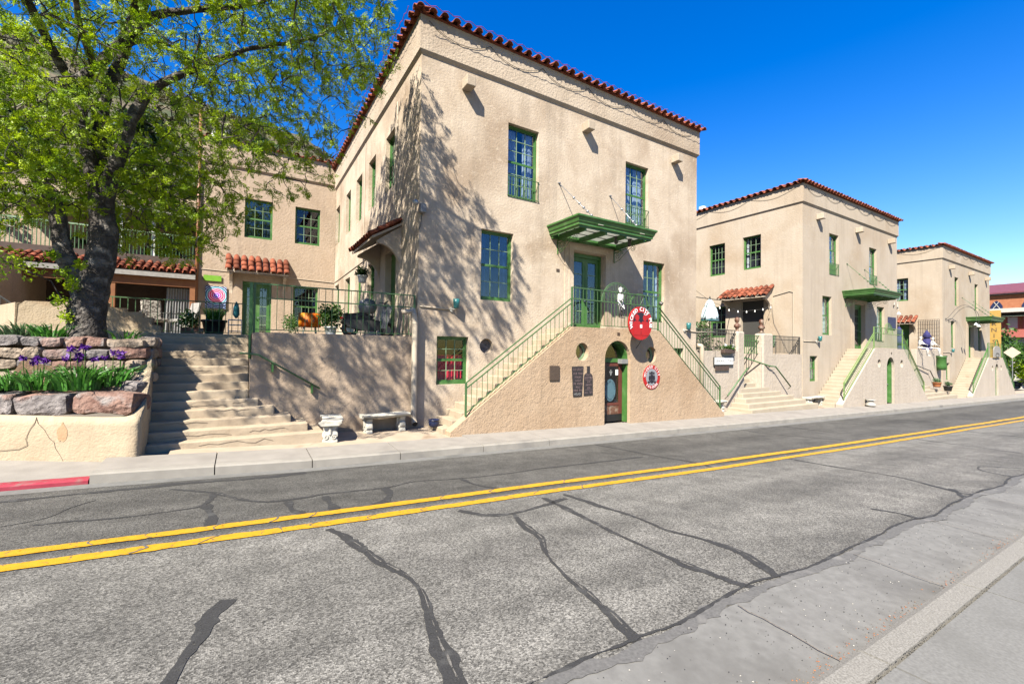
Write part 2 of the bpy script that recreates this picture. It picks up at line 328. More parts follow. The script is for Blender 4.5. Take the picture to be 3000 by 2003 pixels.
# asphalt: two paving ages either side of the crown, aggregate speckle, worn wheel paths
def asphalt():
    m = bpy.data.materials.new('asphalt'); m.use_nodes = True; nt = m.node_tree; N, L = nt.nodes, nt.links; b = N['Principled BSDF']
    g = N.new('ShaderNodeNewGeometry').outputs['Position']
    def nz(sc, d=2, vec=g):
        n = N.new('ShaderNodeTexNoise'); n.inputs['Scale'].default_value = sc; n.inputs['Detail'].default_value = d; L.new(vec, n.inputs['Vector']); return n.outputs['Fac']
    def rp(f, stops):
        r_ = N.new('ShaderNodeValToRGB'); e = r_.color_ramp.elements
        while len(e) < len(stops): e.new(.5)
        for k, (p, c) in enumerate(stops): e[k].position = p; e[k].color = (c, c*.99, c*.965, 1)
        L.new(f, r_.inputs['Fac']); return r_.outputs[0]
    def mx(f, a, c, mode='MIX'):
        x = N.new('ShaderNodeMix'); x.data_type = 'RGBA'; x.blend_type = mode
        (L.new(f, x.inputs[0]) if not isinstance(f, float) else setattr(x.inputs[0], 'default_value', f))
        L.new(a, x.inputs[6]); L.new(c, x.inputs[7]); return x.outputs[2]
    vor = N.new('ShaderNodeTexVoronoi'); vor.inputs['Scale'].default_value = 95; L.new(g, vor.inputs['Vector'])
    vb = N.new('ShaderNodeSeparateColor'); L.new(vor.outputs['Color'], vb.inputs[0])
    near = rp(vb.outputs[0], [(.0,0.034),(.3,0.072),(.62,0.110),(1,0.182)])
    far = rp(vb.outputs[1], [(.0,0.021),(.5,0.050),(1,0.096)])
    sx = N.new('ShaderNodeSeparateXYZ'); L.new(g, sx.inputs[0])
    side = rp(N_math(N, L, 'ADD', sx.outputs['Y'], -4.85), [(.44,0),(.56,1)])
    col = mx(side, near, far)
    w = N.new('ShaderNodeTexNoise'); w.inputs['Scale'].default_value = 1.0; w.inputs['Detail'].default_value = 5
    mp = N.new('ShaderNodeMapping'); mp.inputs['Scale'].default_value = (.28, 1.0, 1); L.new(g, mp.inputs[0]); L.new(mp.outputs[0], w.inputs['Vector'])
    st = rp(w.outputs['Fac'], [(.42,1.06),(.68,.62)])
    col = mx(.85, col, st, 'MULTIPLY')
    pt = rp(nz(3.2, 4), [(.35,.80),(.65,1.12)]); col = mx(1.0, col, pt, 'MULTIPLY')
    # wheel paths: four soft darker strips along the road
    wv = N_math(N, L, 'SINE', N_math(N, L, 'MULTIPLY', N_math(N, L, 'ADD', sx.outputs['Y'], .35), 3.6), 0)
    wp = rp(wv, [(.1,1.0),(.95,.74)]); col = mx(.75, col, wp, 'MULTIPLY')
    L.new(col, b.inputs['Base Color']); b.inputs['Roughness'].default_value = .85; b.inputs['Specular IOR Level'].default_value = .3
    bp = N.new('ShaderNodeBump'); bp.inputs['Strength'].default_value = .55; bp.inputs['Distance'].default_value = .006
    L.new(vor.outputs['Distance'], bp.inputs['Height']); L.new(bp.outputs[0], b.inputs['Normal'])
    return m
def N_math(N, L, op, a, b):
    x = N.new('ShaderNodeMath'); x.operation = op; L.new(a, x.inputs[0]); x.inputs[1].default_value = b; return x.outputs[0]
M['asphalt'] = asphalt()

ground = loft([-400,-100,-40,-14,0,20,60,110,250,700], [-400,-60,-12,0,8.8,60,400,900], lambda x, y: float(np.interp(x, [-400,-14,0,20,60,110,250,700], [-2.2,-2.2,-2.6,-3.2,-4.3,-5.6,-7,-9]))) .build('ground', M['dirt'], kind='structure')
road = loft(XS, [1.85,2.5,3.5,4.4,5.2,6,7,7.8,8.3], zroad).build('road', M['asphalt'], kind='structure', smooth=True)
def strip(pts, w, dz, name, m, wv=.25, sub=4):
    """thin strip lying on the road along a polyline of (x,y)"""
    pts = [Vector(p) for p in pts]; P = []
    n = len(pts)
    for i in range(n-1):
        p0, p1, p2, p3 = pts[max(i-1,0)], pts[i], pts[i+1], pts[min(i+2,n-1)]
        nsub = max(sub, int((p2-p1).length/.05)) if (p2-p1).length < 2 else sub
        for k in range(nsub):
            t = k/nsub; P.append(.5*((2*p1) + (p2-p0)*t + (2*p0-5*p1+4*p2-p3)*t*t + (3*p1-p0-3*p2+p3)*t**3))
    P.append(pts[-1]); m_ = len(P); mb = MB()
    for i, p in enumerate(P):
        t = (P[min(i+1,m_-1)]-P[max(i-1,0)]); t = t.normalized(); nn = Vector((-t.y, t.x))
        ww = w(i/(m_-1)) if callable(w) else w
        e = [ww/2*(1+wv*(noise.noise(Vector((p.x*4, p.y*4, s_*7.3)))+.7*noise.noise(Vector((p.x*19, p.y*19, s_*3.3))))*1.4) for s_ in (1, 2)]
        for q in (p+nn*e[0], p-nn*e[1]):
            yq = min(max(q.y, 1.2), 8.55); mb.v.append((q.x, yq, zroad(q.x, yq)+dz))
    for i in range(m_-1): mb.f.append((2*i, 2*i+1, 2*i+3, 2*i+2))
    return mb.build(name, m, road)
yx = list(np.arange(-6, 30, .6)) + list(np.arange(30, 108, 3.))
for yc in (5.55, 5.15): strip([(x, yc + .012*math.sin(x*.9+yc)) for x in yx], .165, .009, 'centre_line', M['yellow'], .14, 4)
seals = [([(0.84,4.97),(0.91,4.69),(1.01,4.27),(1.05,3.93),(1.13,3.69),(1.19,3.44),(1.18,3.15),(1.12,2.85),(1.06,2.53),(1.03,2.32),(1.01,2.13),(1.0,1.9)],.10,1),
 ([(-0.03,3.75),(-0.11,3.57),(-0.16,3.37),(-0.21,3.16),(-0.25,2.98),(-0.29,2.8),(-.36,2.4)],.105,0),
 ([(2.32,4.94),(2.51,4.63),(2.82,4.53),(3.14,4.57),(3.82,4.74)],.09,0),
 ([(2.83,4.5),(2.71,4.13),(2.63,3.69),(2.45,3.33),(2.31,2.9),(2.25,2.53),(2.19,2.23),(2.13,1.99),(2.09,1.88)],.075,1),
 ([(3.56,4.92),(3.48,4.05),(3.4,3.42),(3.37,2.94),(3.35,2.54),(3.37,2.29),(3.39,2.06),(3.47,1.89)],.085,1),
 ([(3.92,4.93),(3.96,4.28),(4.01,3.75),(3.96,3.22),(4.04,2.82),(4.05,2.5),(3.93,2.2),(3.8,1.96)],.085,1),
 ([(10.27,5.08),(9.96,4.05),(9.8,3.1),(9.34,2.44),(9.08,2.08),(9.23,1.88)],.07,0), ([(9.34,2.25),(8.75,1.98)],.10,0),
 ([(6.92,2.43),(6.97,2.14),(6.89,1.94)],.06,0), ([(11.51,1.9),(11.57,2.08),(11.85,2.43),(12.28,2.59),(12.58,2.49),(12.81,2.08)],.05,0),
 ([(-2.03,6.57),(-1.75,6.76),(-1.65,7.15),(-1.49,7.45)],.02,0), ([(-1.78,6.48),(-1.53,6.48),(-1.1,6.41),(-0.65,6.46),(-0.33,6.61),(-0.25,7.24)],.055,0),
 ([(-0.78,7.75),(-0.25,7.24),(0.14,6.6),(0.42,6.42),(0.81,6.45),(1.03,6.53),(1.86,6.5),(2.38,6.68),(3.09,6.53),(4.03,6.49),(4.64,6.57),(5.88,6.57),(7.37,6.59)],.07,1),
 ([(-0.33,6.61),(-0.23,6.06),(-0.23,5.66)],.12,0), ([(0.57,6.34),(0.57,5.92),(0.64,5.66)],.11,0), ([(1.03,6.4),(1.01,5.68)],.12,0),
 ([(1.85,6.48),(1.83,6.15),(1.65,5.76),(1.48,5.66)],.12,0), ([(3.07,6.49),(3.11,6.02),(3.29,5.66)],.08,0),
 ([(7.54,8.24),(7.65,7.36),(7.72,6.65),(7.92,5.69),(7.81,5.29)],.08,1), ([(13.78,8.07),(14.07,7.06),(15.0,5.9)],.06,0), ([(16.14,8.11),(16.54,6.77),(17.55,5.8)],.06,0),
 ([(19.12,7.96),(20.84,6.81),(22.15,5.78)],.06,0), ([(22.97,7.82),(24.44,6.67),(25.43,5.72)],.06,0), ([(27.37,6.8),(30.39,5.72)],.07,0), ([(17.56,5.0),(16.48,3.47),(15.73,2.55)],.06,0), ([(22.3,5.0),(20.92,3.39)],.06,0),
 ([(-1.2,8.0),(-.5,8.1),(.2,8.05),(1,8.2)],.16,0), ([(-2.6,7.85),(-1.8,7.95),(-1.2,8.0)],.14,0)]
worn_core = worn(M['tarcore'], 9, .50, .02)
for p_, w_, c_ in seals:
    o = strip(p_, (lambda t, w_=w_: w_*(.8+.3*math.sin(t*9))), .004, 'tar_seal', M['tar'], .5)
    if c_: strip([(x+.012, y) for x, y in p_[1:-1]], .007, .0075, 'open_crack', worn_core, 2.5)
for xc in (-2.2,-1.75,-1.2,-.75,-.2,.35,.7,1.3,1.9,2.3,3.1,3.6,4.4,5.2):        # cracks across the painted lines
    for yc in (5.55, 5.15):
        if random.random() < .75: strip([(xc+random.uniform(-.1,.1), yc-.09), (xc+random.uniform(-.04,.1), yc), (xc+random.uniform(0,.15), yc+.09)], .014, .0125, 'line_crack', M['edgeseal'], 1.2)
strip([(x, 1.89+.03*math.sin(x*2.3)+.015*math.sin(x*5.1)) for x in np.arange(-3, 40, .35)], .10, .006, 'edge_seal', M['edgeseal'], .6, 4)
strip([(x, 1.955+.03*math.sin(x*2.3)+.02*math.sin(x*4.1)) for x in np.arange(-3, 40, .3)], .026, .0085, 'tar_seal', M['tar'], 1.0, 4)
# far gutter, kerb and pavement
loft(XS, [8.3,8.6], lambda x, y: zroad(x, y)+(.004 if y > 8.4 else .002)).build('gutter', M['gutter'], kind='structure')
walk = bpy.data.objects.new('sidewalk', None); COL.objects.link(walk); walk['kind'] = 'structure'
def seg(name, x0, x1, ysec, m, gap=.008, drop=.3, bev=.012):
    xs = [x0+gap] + [x for x in np.arange(math.ceil(x0*2)/2+.01, x1-.1, .5) if x > x0+.05] + [x1-gap]; mb = MB(); n = len(ysec)
    for x in xs:
        for y, zf in ysec: mb.v.append((x, y, zf(x)))
    for i in range(len(xs)-1):
        for j in range(n-1): mb.f.append((i*n+j, (i+1)*n+j, (i+1)*n+j+1, i*n+j+1))
    a = (len(xs)-1)*n; mb.f.append(tuple(range(n))); mb.f.append(tuple(a+k for k in range(n))[::-1])
    return mb.build(name, m, walk)
XJ = [-9,-6.6,-4.3,-1.80,-.3,1.15,2.75,4.6,6.4,8.2,10,11.8,13.6,15.4,17.4,19.4,21.4,23.4,25.6,28,30.4,33,36,39,42,46,50,55,60,66,74,84,96,108]
for a, b in zip(XJ[:-1], XJ[1:]):
    red = b < -1.7
    kh = .075 if red else .15
    kb = lambda x, d: zi(x, ZF)+d
    seg('kerb', a, b, [(8.595, lambda x: kb(x,-.1)), (8.60, lambda x: kb(x,kh-.02)), (8.64, lambda x: kb(x,kh)), (8.78, lambda x: kb(x,kh+.004)), (8.785, lambda x: kb(x,-.1))], M['redcurb'] if red else M['concrete_light'])
    yb = 9.9 if a > 3.5 else 9.55
    if red: yb = 10.9
    seg('paving_slab', a, b, [(8.793, lambda x: kb(x,-.1)), (8.797, lambda x: kb(x,kh+.002)), (yb, lambda x, yb=yb: zwalk(x, yb)-.15+kh), (yb+.004, lambda x: kb(x,-.1))], M['concrete'])
# beige apron between pavement and the walls
loft([x for x in XS if -1.3 < x < 90], [9.5,9.9,10.4,11.3], lambda x, y: zwalk(x, y) - (.03 if y < 9.92 and x > 3.5 else .004) + .02*noise.noise(Vector((x*1.7, y*2, 3)))).build('apron', M['apron'], kind='structure')
# near gutter, kerb, pavement
loft(XS, [1.13,1.88], lambda x, y: zroad(x, y)+.003+.012*noise.noise(Vector((x*2, y*3, 1)))*(1 if y < 1.5 else .2)).build('near_gutter', M['gutter'], kind='structure')
ngut = bpy.data.objects['near_gutter']
for xj in (1.3,3.05,4.9,6.9,9.0,11.5):
    mb = MB()
    for q in range(9): y = 1.15+.7*q/8; x = xj+.03*noise.noise(Vector((q*.8,xj,0))); mb.v += [(x-.004,y,zroad(x,y)+.016),(x+.005,y,zroad(x,y)+.016)]
    for q in range(8): mb.f.append((2*q,2*q+1,2*q+3,2*q+2))
    mb.build('gutter_joint', M['dirt'], ngut)
nw = bpy.data.objects.new('near_sidewalk', None); COL.objects.link(nw); nw['kind'] = 'structure'
walk = nw
kn = lambda x, d: zi(x, ZN)+d
NJ = [-8,-4,-1,1.2,3.05,4.75,6.5,8.3,10.2,13,17,22,30,40]
for a, b in zip(NJ[:-1], NJ[1:]):
    seg('kerb', a, b, [(1.15, lambda x: kn(x,-.1)), (1.145, lambda x: kn(x,.10)), (1.11, lambda x: kn(x,.115)), (.985, lambda x: kn(x,.12)), (.98, lambda x: kn(x,-.1))], M['aggregate'])
    seg('paving_slab', a, b, [(.966, lambda x: kn(x,-.1)), (.962, lambda x: kn(x,.118)), (-1.2, lambda x: kn(x,.16)), (-5, lambda x: kn(x,.2)), (-5.01, lambda x: kn(x,-.1))], M['walk_near'])
# grit and fallen leaves lying in the near gutter
def grit(n, name, m, size, ylo, yhi, xlo, xhi, zf, flat=.6, clump=None):
    mb = MB()
    for i in range(n):
        x = random.uniform(xlo, xhi); y = random.uniform(ylo, yhi)
        if clump:
            c_ = random.choice(clump); x = random.gauss(c_[0], c_[2]); y = min(max(random.gauss(c_[1], c_[3]), ylo), yhi)
        s = size*random.uniform(.4, 1.2); z = zf(x, y); a = random.random()*6
        q = [(math.cos(a+k*2.09)*s, math.sin(a+k*2.09)*s*random.uniform(.5,1)) for k in range(3)]
        mb.add([(x+q[k][0], y+q[k][1], z) for k in range(3)] + [(x, y, z+s*flat)], [(0,1,3),(1,2,3),(2,0,3)])
    return mb.build(name, m, kind='stuff')
o = grit(900, 'gravel_grit', M['dark'], .006, 1.18, 1.85, 1, 14, lambda x, y: zroad(x, y)+.008); tag(o, 'dark loose grit scattered over the near concrete gutter', 'grit')
o = grit(160, 'pale_grit', M['offwhite'], .007, 1.18, 1.85, 1, 12, lambda x, y: zroad(x, y)+.008); tag(o, 'pale pebbles scattered over the near concrete gutter', 'pebbles')
cl = [(3.0,1.2,.25,.05),(3.7,1.2,.2,.04),(4.2,1.2,.12,.04),(5.2,1.2,.3,.05),(6.6,1.2,.3,.05),(2.6,1.2,.2,.05)]
o = grit(420, 'leaf_litter', M['terracotta'], .008, 1.16, 1.5, 2, 9, lambda x, y: zroad(x, y)+.01, .3, cl); tag(o, 'orange leaf litter gathered along the near kerb', 'leaf litter')
o = grit(500, 'kerb_dirt', M['dirt'], .008, 1.16, 1.5, 2, 9, lambda x, y: zroad(x, y)+.009, .4, cl); tag(o, 'brown dirt gathered at the foot of the near kerb', 'dirt')
o = grit(600, 'joint_gravel', M['dark'], .006, .96, .985, 1, 9, lambda x, y: kn(x,.117), .6); tag(o, 'fine gravel in the joint behind the near kerb', 'gravel')
# hillside behind the houses
M['hill'] = PM('hill', (.10,.085,.045), (.27,.21,.125), .5, .95, .8, .8, .3, c3=(.06,.085,.025), s3=.16, t3=(.44,.60))
def zhill(x, y):
    d = (y-30) - .22*(x+10)
    h = .60*max(d, 0)*min(1, max(0, (85-x)/70)) if d > 0 else 0
    return -1 + min(h, 62) + 2.5*noise.noise(Vector((x*.04, y*.05, 0)))*min(1, max(d,0)/12)
hx = list(np.arange(-160, 130, 6.)); hy = list(np.arange(30, 190, 5.))
loft(hx, hy, zhill).build('hillside', M['hill'], kind='structure', smooth=True)
def leaf_cloud(name, centers, m, per, size, parent=None, kind=None, flat=1.0):
    """many small leaf faces spread round each centre (x,y,z,radius)"""
    V = []; nF = 0
    C = np.array(centers, float)
    idx = np.repeat(np.arange(len(C)), per); n = len(idx)
    d = rng.normal(size=(n,3)); d /= np.linalg.norm(d, axis=1)[:,None]
    rad = C[idx,3]*rng.random(n)**.45
    P = C[idx,:3] + d*rad[:,None]*np.array([1,1,flat])
    a = rng.normal(size=(n,3)); a /= np.linalg.norm(a, axis=1)[:,None]; b = np.cross(a, rng.normal(size=(n,3))); b /= np.linalg.norm(b, axis=1)[:,None]
    s = (size*rng.uniform(.6, 1.3, n))[:,None]
    q = np.stack([P-a*s, P+b*s*.45, P+a*s, P-b*s*.45], 1).reshape(-1,3)
    return quads(name, q, m, parent, kind)
def quads(name, q, m, parent=None, kind=None):
    me = bpy.data.meshes.new(name); n = len(q)//4
    me.vertices.add(len(q)); me.vertices.foreach_set('co', q.astype(np.float32).ravel())
    me.loops.add(4*n); me.loops.foreach_set('vertex_index', np.arange(4*n, dtype=np.int32))
    me.polygons.add(n); me.polygons.foreach_set('loop_start', np.arange(0, 4*n, 4, dtype=np.int32))
    me.update(calc_edges=True); me.validate()
    return link(name, me, m, parent, kind=kind)
sc = []
for i in range(1500):
    x = random.uniform(-90, 60); y = random.uniform(34, 130); sc.append((x, y, zhill(x, y)+.6, random.uniform(.8, 2.2)))
o = leaf_cloud('scrub', sc, M['scrub'], 40, .42, kind='stuff', flat=.8); tag(o, 'scrub bushes covering the hillside behind the houses', 'scrub')
# ------------------------------------------------------------------ building parts
def pane_mesh(w, h): return shared(('pane', round(w,3), round(h,3)), lambda: MB().box(-w/2, w/2, -.003, .003, -h/2, h/2))
def window(parent, loc, rz, w, h, cols=3, rows=(2,2), rail=0, gl=None, curtain=None, deep=.13, panes=True, cfrac=1.0, frame='green', kick=0, ctop=1.0):
    """sash window; origin at lower-left seen from outside, wall face at y=0, recessed by `deep`"""
    f = MB(); t = .055; y0, y1 = deep, deep+.07
    f.box(0, t, y0, y1, 0, h); f.box(w-t, w, y0, y1, 0, h); f.box(t, w-t, y0, y1, h-t, h); f.box(t, w-t, y0-.03, y1, 0, t+.02)
    win = f.build('window', M[frame], parent, bevel=0); win.location = loc; win.rotation_euler = (0, 0, rz)
    iw = w-2*t; hb = t+.02 + kick; ih = h-t-hb; half = ih/2
    fr = MB(); st = .032
    mu = MB(); bw = .018
    if kick: fr.box(t, w-t, y0+.02, y1-.01, t+.02, hb)
    for k, n in enumerate(rows[::-1]):
        zb = hb + k*half; yo = y0 + (.035 if k else .012); a, b = yo, yo+.03
        fr.box(t, t+st, a, b, zb, zb+half); fr.box(w-t-st, w-t, a, b, zb, zb+half)
        fr.box(t+st, w-t-st, a, b, zb, zb+st+.01); fr.box(t+st, w-t-st, a, b, zb+half-st, zb+half)
        gx0, gx1, gz0, gz1 = t+st, w-t-st, zb+st+.01, zb+half-st
        cw, ch = (gx1-gx0)/cols, (gz1-gz0)/n
        for i in range(1, cols): mu.box(gx0+i*cw-bw/2, gx0+i*cw+bw/2, a+.002, b-.004, gz0, gz1)
        for j in range(1, n): mu.box(gx0, gx1, a+.0035, b-.0055, gz0+j*ch-bw/2, gz0+j*ch+bw/2)
        g = gl or M['glass']
        if panes:
            me = pane_mesh(cw, ch)
            for i in range(cols):
                for j in range(n):
                    p = link('pane', me, None, win, loc=(gx0+(i+.5)*cw, a+.018, gz0+(j+.5)*ch))
                    if not me.materials: me.materials.append(g)
                    if me.materials[0] != g: p.material_slots[0].link = 'OBJECT'; p.material_slots[0].material = g
                    p.rotation_euler = (random.uniform(-.006,.006), 0, random.uniform(-.006,.006))
        else: MB().box(gx0, gx1, a+.015, a+.021, gz0, gz1).build('pane', g, win)
    fr.build('sash', M[frame], win); mu.build('glazing_bar', M['muntin'], win)
    if curtain:
        c = MB(); n = 28; yb = y1+.10; o = 0
        spans = [(.02, .98)] if cfrac >= 1 else [(.02, cfrac/2), (1-cfrac/2, .98)]
        for s0, s1 in spans:
            for zl, zh in ((hb, hb+(h-t-hb)*ctop),):
                base = len(c.v)
                for i in range(n+1):
                    x = t + iw*(s0+(s1-s0)*i/n); yy = yb+.03*math.sin(i*1.7)+.012*math.sin(i*4.1)
                    c.v += [(x, yy, zl), (x, yy, zh)]
                for i in range(n): c.f.append((base+2*i, base+2*i+2, base+2*i+3, base+2*i+1))
        c.build('curtain', M[curtain], win, smooth=True)
    if rail:
        r_ = MB(); yb = -.02
        r_.box(-.01, w+.01, yb-.012, yb+.012, rail-.02, rail); r_.box(-.01, w+.01, yb-.012, yb+.012, .02, .04)
        rl = r_.build('guard_rail', M['railgreen'], win)
        bm_ = shared(('baluster', round(rail,2), 'g'), lambda: MB().box(-.008,.008,-.008,.008,.02,rail-.01))
        nb = 11
        for i in range(nb): link('baluster', bm_, M['railgreen'], win, loc=(.03+(w-.06)*i/(nb-1), yb, 0))
    return win
def tile_mesh(r0=.085, r1=.105, ln=.46, n=7, th=.013):
    def mk():
        mb = MB(); ang = [math.pi*k/n for k in range(n+1)]
        for y, r in ((0, r1), (ln, r0)):
            for rr_ in (r, r-th):
                for a in ang: mb.v.append((rr_*math.cos(a), y, rr_*math.sin(a)*.92))
        m = n+1
        for k in range(n):
            mb.f += [(k, k+1, 2*m+k+1, 2*m+k), (m+k+1, m+k, 3*m+k, 3*m+k+1), (k, m+k, m+k+1, k+1), (2*m+k, 2*m+k+1, 3*m+k+1, 3*m+k)]
        mb.f += [(0, 2*m, 3*m, m), (n, m+n, 3*m+n, 2*m+n)]
        return mb
    return shared(('tile', r0, r1, ln), mk)
def tile_run(parent, p0, p1, out, m, pitch=.31, rows=1, slope=R(16), step=.36, jitter=1, big=1.0):
    """barrel tiles along the edge p0-p1, mouths pointing `out` (unit vec)"""
    p0, p1, out = Vector(p0), Vector(p1), Vector(out); d = p1-p0; L_ = d.length; n = max(2, int(L_/pitch)); e = d/L_
    rz = math.atan2(out.y, out.x)+math.pi/2
    me = tile_mesh()
    for r_ in range(rows):
        for i in range(n+1):
            base = p0 + d*(i/n) - out*(step*math.cos(slope)*r_) + Vector((0,0, step*math.sin(slope)*r_ + .014*r_))
            j = Vector((random.uniform(-.015,.015), random.uniform(-.015,.015), random.uniform(-.006,.01)))*jitter
            o = link('tile', me, m, parent, True, loc=base+j+Vector((0,0,.012)))
            o.scale = (big, 1, big); o.rotation_euler = (slope+random.uniform(-.04,.04)*jitter, random.uniform(-.05,.05)*jitter, rz+random.uniform(-.03,.03)*jitter)
            if i < n:      # pan tile between
                q = link('tile', me, m, parent, True, loc=base+e*(L_/n/2)+Vector((0,0,.055))-out*.03)
                q.scale = (big, 1, big)
                q.rotation_euler = Matrix.Rotation(rz, 3, 'Z').to_4x4().to_3x3().__matmul__(Matrix.Rotation(slope, 3, 'X')).__matmul__(Matrix.Rotation(math.pi, 3, 'Y')).to_euler()
def gooseneck(n_, label, base, out, span, rise, drop, m, group):
    t = thing(n_, label, 'lamp', base, 0, group); o = Vector(out)
    P = [Vector((0,0,0)), o*.12+Vector((0,0,.04)), o*span*.35+Vector((0,0,rise*.75)), o*span*.6+Vector((0,0,rise)), o*span*.85+Vector((0,0,rise*.85)), o*span+Vector((0,0,rise*.45)), o*span+Vector((0,0,-drop))]
    Q = []
    for i in range(len(P)-1):
        a, b, c, d = P[max(i-1,0)], P[i], P[i+1], P[min(i+2,len(P)-1)]
        for k in range(5):
            s = k/5; Q.append(.5*((2*b)+(c-a)*s+(2*a-5*b+4*c-d)*s*s+(3*b-a-3*c+d)*s**3))
    Q.append(P[-1])
    MB().tube(Q, .014, 6).build('arm', m, t, True)
    MB().lathe([(.05,-.02),(.05,.02)], 10).build('wall_plate', M['iron'], t).rotation_euler = (R(90),0,0)
    e = P[-1]; MB().lathe([(.035,.0),(.05,-.05),(.09,-.10),(.15,-.17),(.145,-.17),(.04,-.02)], 14, e).build('shade', M['white'], t, True)
    return t
def awning(name, label, parent_loc, rz, w, dep, drop, tm, rows=2, group=None, sides=True):
    """tiled pent roof over a door; local x along wall, wall face at y=0, projecting to -y"""
    t = thing(name, label, 'awning', parent_loc, rz, group)
    sl = math.atan2(drop, dep)
    MB().add([(0,-.005,0),(w,-.005,0),(w,-dep,-drop),(0,-dep,-drop),(0,-.005,-.07),(w,-.005,-.07),(w,-dep,-drop-.07),(0,-dep,-drop-.07)],
             [(0,3,2,1),(4,5,6,7),(0,1,5,4),(1,2,6,5),(2,3,7,6),(3,0,4,7)]).build('deck', M['stucco1'], t)
    rf = MB().box(-.01, w+.01, -.03, -.004, -.02, .05).build('roof', M['stucco1'], t)
    tile_run(t, (.06,-dep-.05,-drop+.0), (w-.06,-dep-.05,-drop+.0), (0,-1,0), tm, .275, rows, sl, .28, 1, 1.25)
    for x in (.08, w-.2):
        mb = MB(); n = 8
        pts = [(0,-.09),(-dep*.82,-drop-.09),(-dep*.82,-drop-.16)] + [(-dep*.78*(1-math.sin(k/n*math.pi/2)), -drop-.16-(.95-drop*.3)*(1-math.cos(k/n*math.pi/2))) for k in range(1, n+1)]
        pts = [(min(p[0], -.004), p[1]) for p in pts]
        mb.slab([(p[0], p[1]) for p in pts], [], (x,0,0), (0,1,0), (0,0,1), (-1,0,0), .12)
        mb.build('bracket', M['stucco1'], t)
    return t
def scroll_bracket(t, x, wall_z, dep, m):
    mb = MB(); mb.bar((x,-.02,wall_z), (x,-dep,wall_z+.04), .03, .03); mb.bar((x,-.015,wall_z), (x,-.015,wall_z-.42), .025, .025)
    mb.bar((x,-.02,wall_z-.10), (x,-dep*.55,wall_z-.03), .02, .02)
    mb.tube([Vector((x,-.02,wall_z-.42)), Vector((x,-.25,wall_z-.36)), Vector((x,-.5,wall_z-.2)), Vector((x,-.75,wall_z-.05))], .009, 5)
    mb.tube(spiral((x,-.19,wall_z-.22), .12, 1.5, 0, (0,-1,0), (0,0,1)), .009, 5)
    mb.tube(spiral((x,-.38,wall_z-.13), .07, 1.4, 2, (0,-1,0), (0,0,1)), .008, 5)
    mb.tube(spiral((x,-.85,wall_z-.07), .11, 1.6, 1, (0,-1,0), (0,0,1), sgn=-1), .009, 5)
    mb.tube(spiral((x,-1.02,wall_z+.04), .05, 1.3, 1, (0,-1,0), (0,0,1), sgn=-1), .008, 5)
    mb.build('scroll_bracket', m, t)
def canopy(label, x0, x1, ybase, z, dep, rods, group, full=True):
    t = thing('entry_canopy', label, 'canopy', (x0, ybase, z), 0, group); w = x1-x0
    # moulded fascia: profile swept round three sides (offset outwards, height)
    prof = [(-.14,-.28),(-.14,-.24),(-.10,-.22),(-.10,-.17),(-.07,-.13),(-.045,-.05),(-.0,.0),(-.0,.045),(-.06,.045),(-.17,.02),(-.17,-.28)]
    mb = MB(); n = len(prof); path = [((0,-.004),(-1,0)), ((0,-dep),(-1,-1)), ((w,-dep),(1,-1)), ((w,-.004),(1,0))]
    for (px, py), (ox, oy) in path:
        for o_, h_ in prof: mb.v.append((px+ox*o_, py+oy*o_, h_))
    for i in range(3):
        for k in range(n):
            k2 = (k+1) % n; mb.f.append((i*n+k, (i+1)*n+k, (i+1)*n+k2, i*n+k2))
    mb.build('fascia', M['green'], t)
    MB().box(.17, w-.17, -.10, -.004, -.34, -.10).build('ledger', M['green'], t)
    ns = 4 if full else 4
    for k in range(ns):
        x = .42 + (w-.84)*k/(ns-1)
        MB().box(x-.03, x+.03, -dep+.17, -.10, -.345, -.19).build('joist', M['green'], t)
    if not full: MB().box(.17, w-.17, -dep+.17, -.11, -.005, .02).build('roof_sheet', M['green'], t)
    if full:
        xs = [.18]+[.42+(w-.84)*k/3 for k in range(4)]+[w-.18]
        for a, b in zip(xs[:-1], xs[1:]):
            for q in range(3):
                ya = -.13-(dep-.33)*q/3; yb = -.13-(dep-.33)*(q+1)/3
                MB().box(a+.04, b-.04, yb+.012, ya-.012, -.20, -.185).build('pane', M['frost'], t)
                if q: MB().box(a, b, ya-.012, ya+.012, -.215, -.175).build('purlin', M['iron'], t)
    for x in (.42, w-.42): scroll_bracket(t, x, -.37, dep-.35, M['green'] if full else M['railgreen'])
    for (rx, rz_, front, mm) in rods:
        a = Vector((rx-x0, -.01, rz_-z)); b = Vector((front-x0, -dep+.25, .03)); rod = MB().tube([a, b], .012, 6).build('tie_rod', mm, t, True)
        for s in (.40,.55,.66,.76,.86):
            p = a.lerp(b, s); q = MB().lathe([(.012,-.035),(.03,-.03),(.046,0),(.03,.03),(.012,.035)], 10).build('bead', mm, rod, True, loc=p)
            q.rotation_euler = (b-a).to_track_quat('Z', 'Y').to_euler()
        MB().lathe([(.05,0),(.05,.02)], 8).build('finial', mm, t, loc=a)
    if full:
        for x in (w*.62, w*.80):
            l = MB().lathe([(.07,-.20),(.09,-.22),(.06,-.25),(.055,-.40),(.07,-.42),(.03,-.47)], 10, (x,-dep*.62,.03)).build('hanging_lantern', M['iron'], t)
        for fx in (.27,.80): MB().box(w*fx-.09, w*fx+.09, -dep+.03, -dep+.055, -.15, -.135).build('fascia_plate', M['offwhite'], t)
    return t
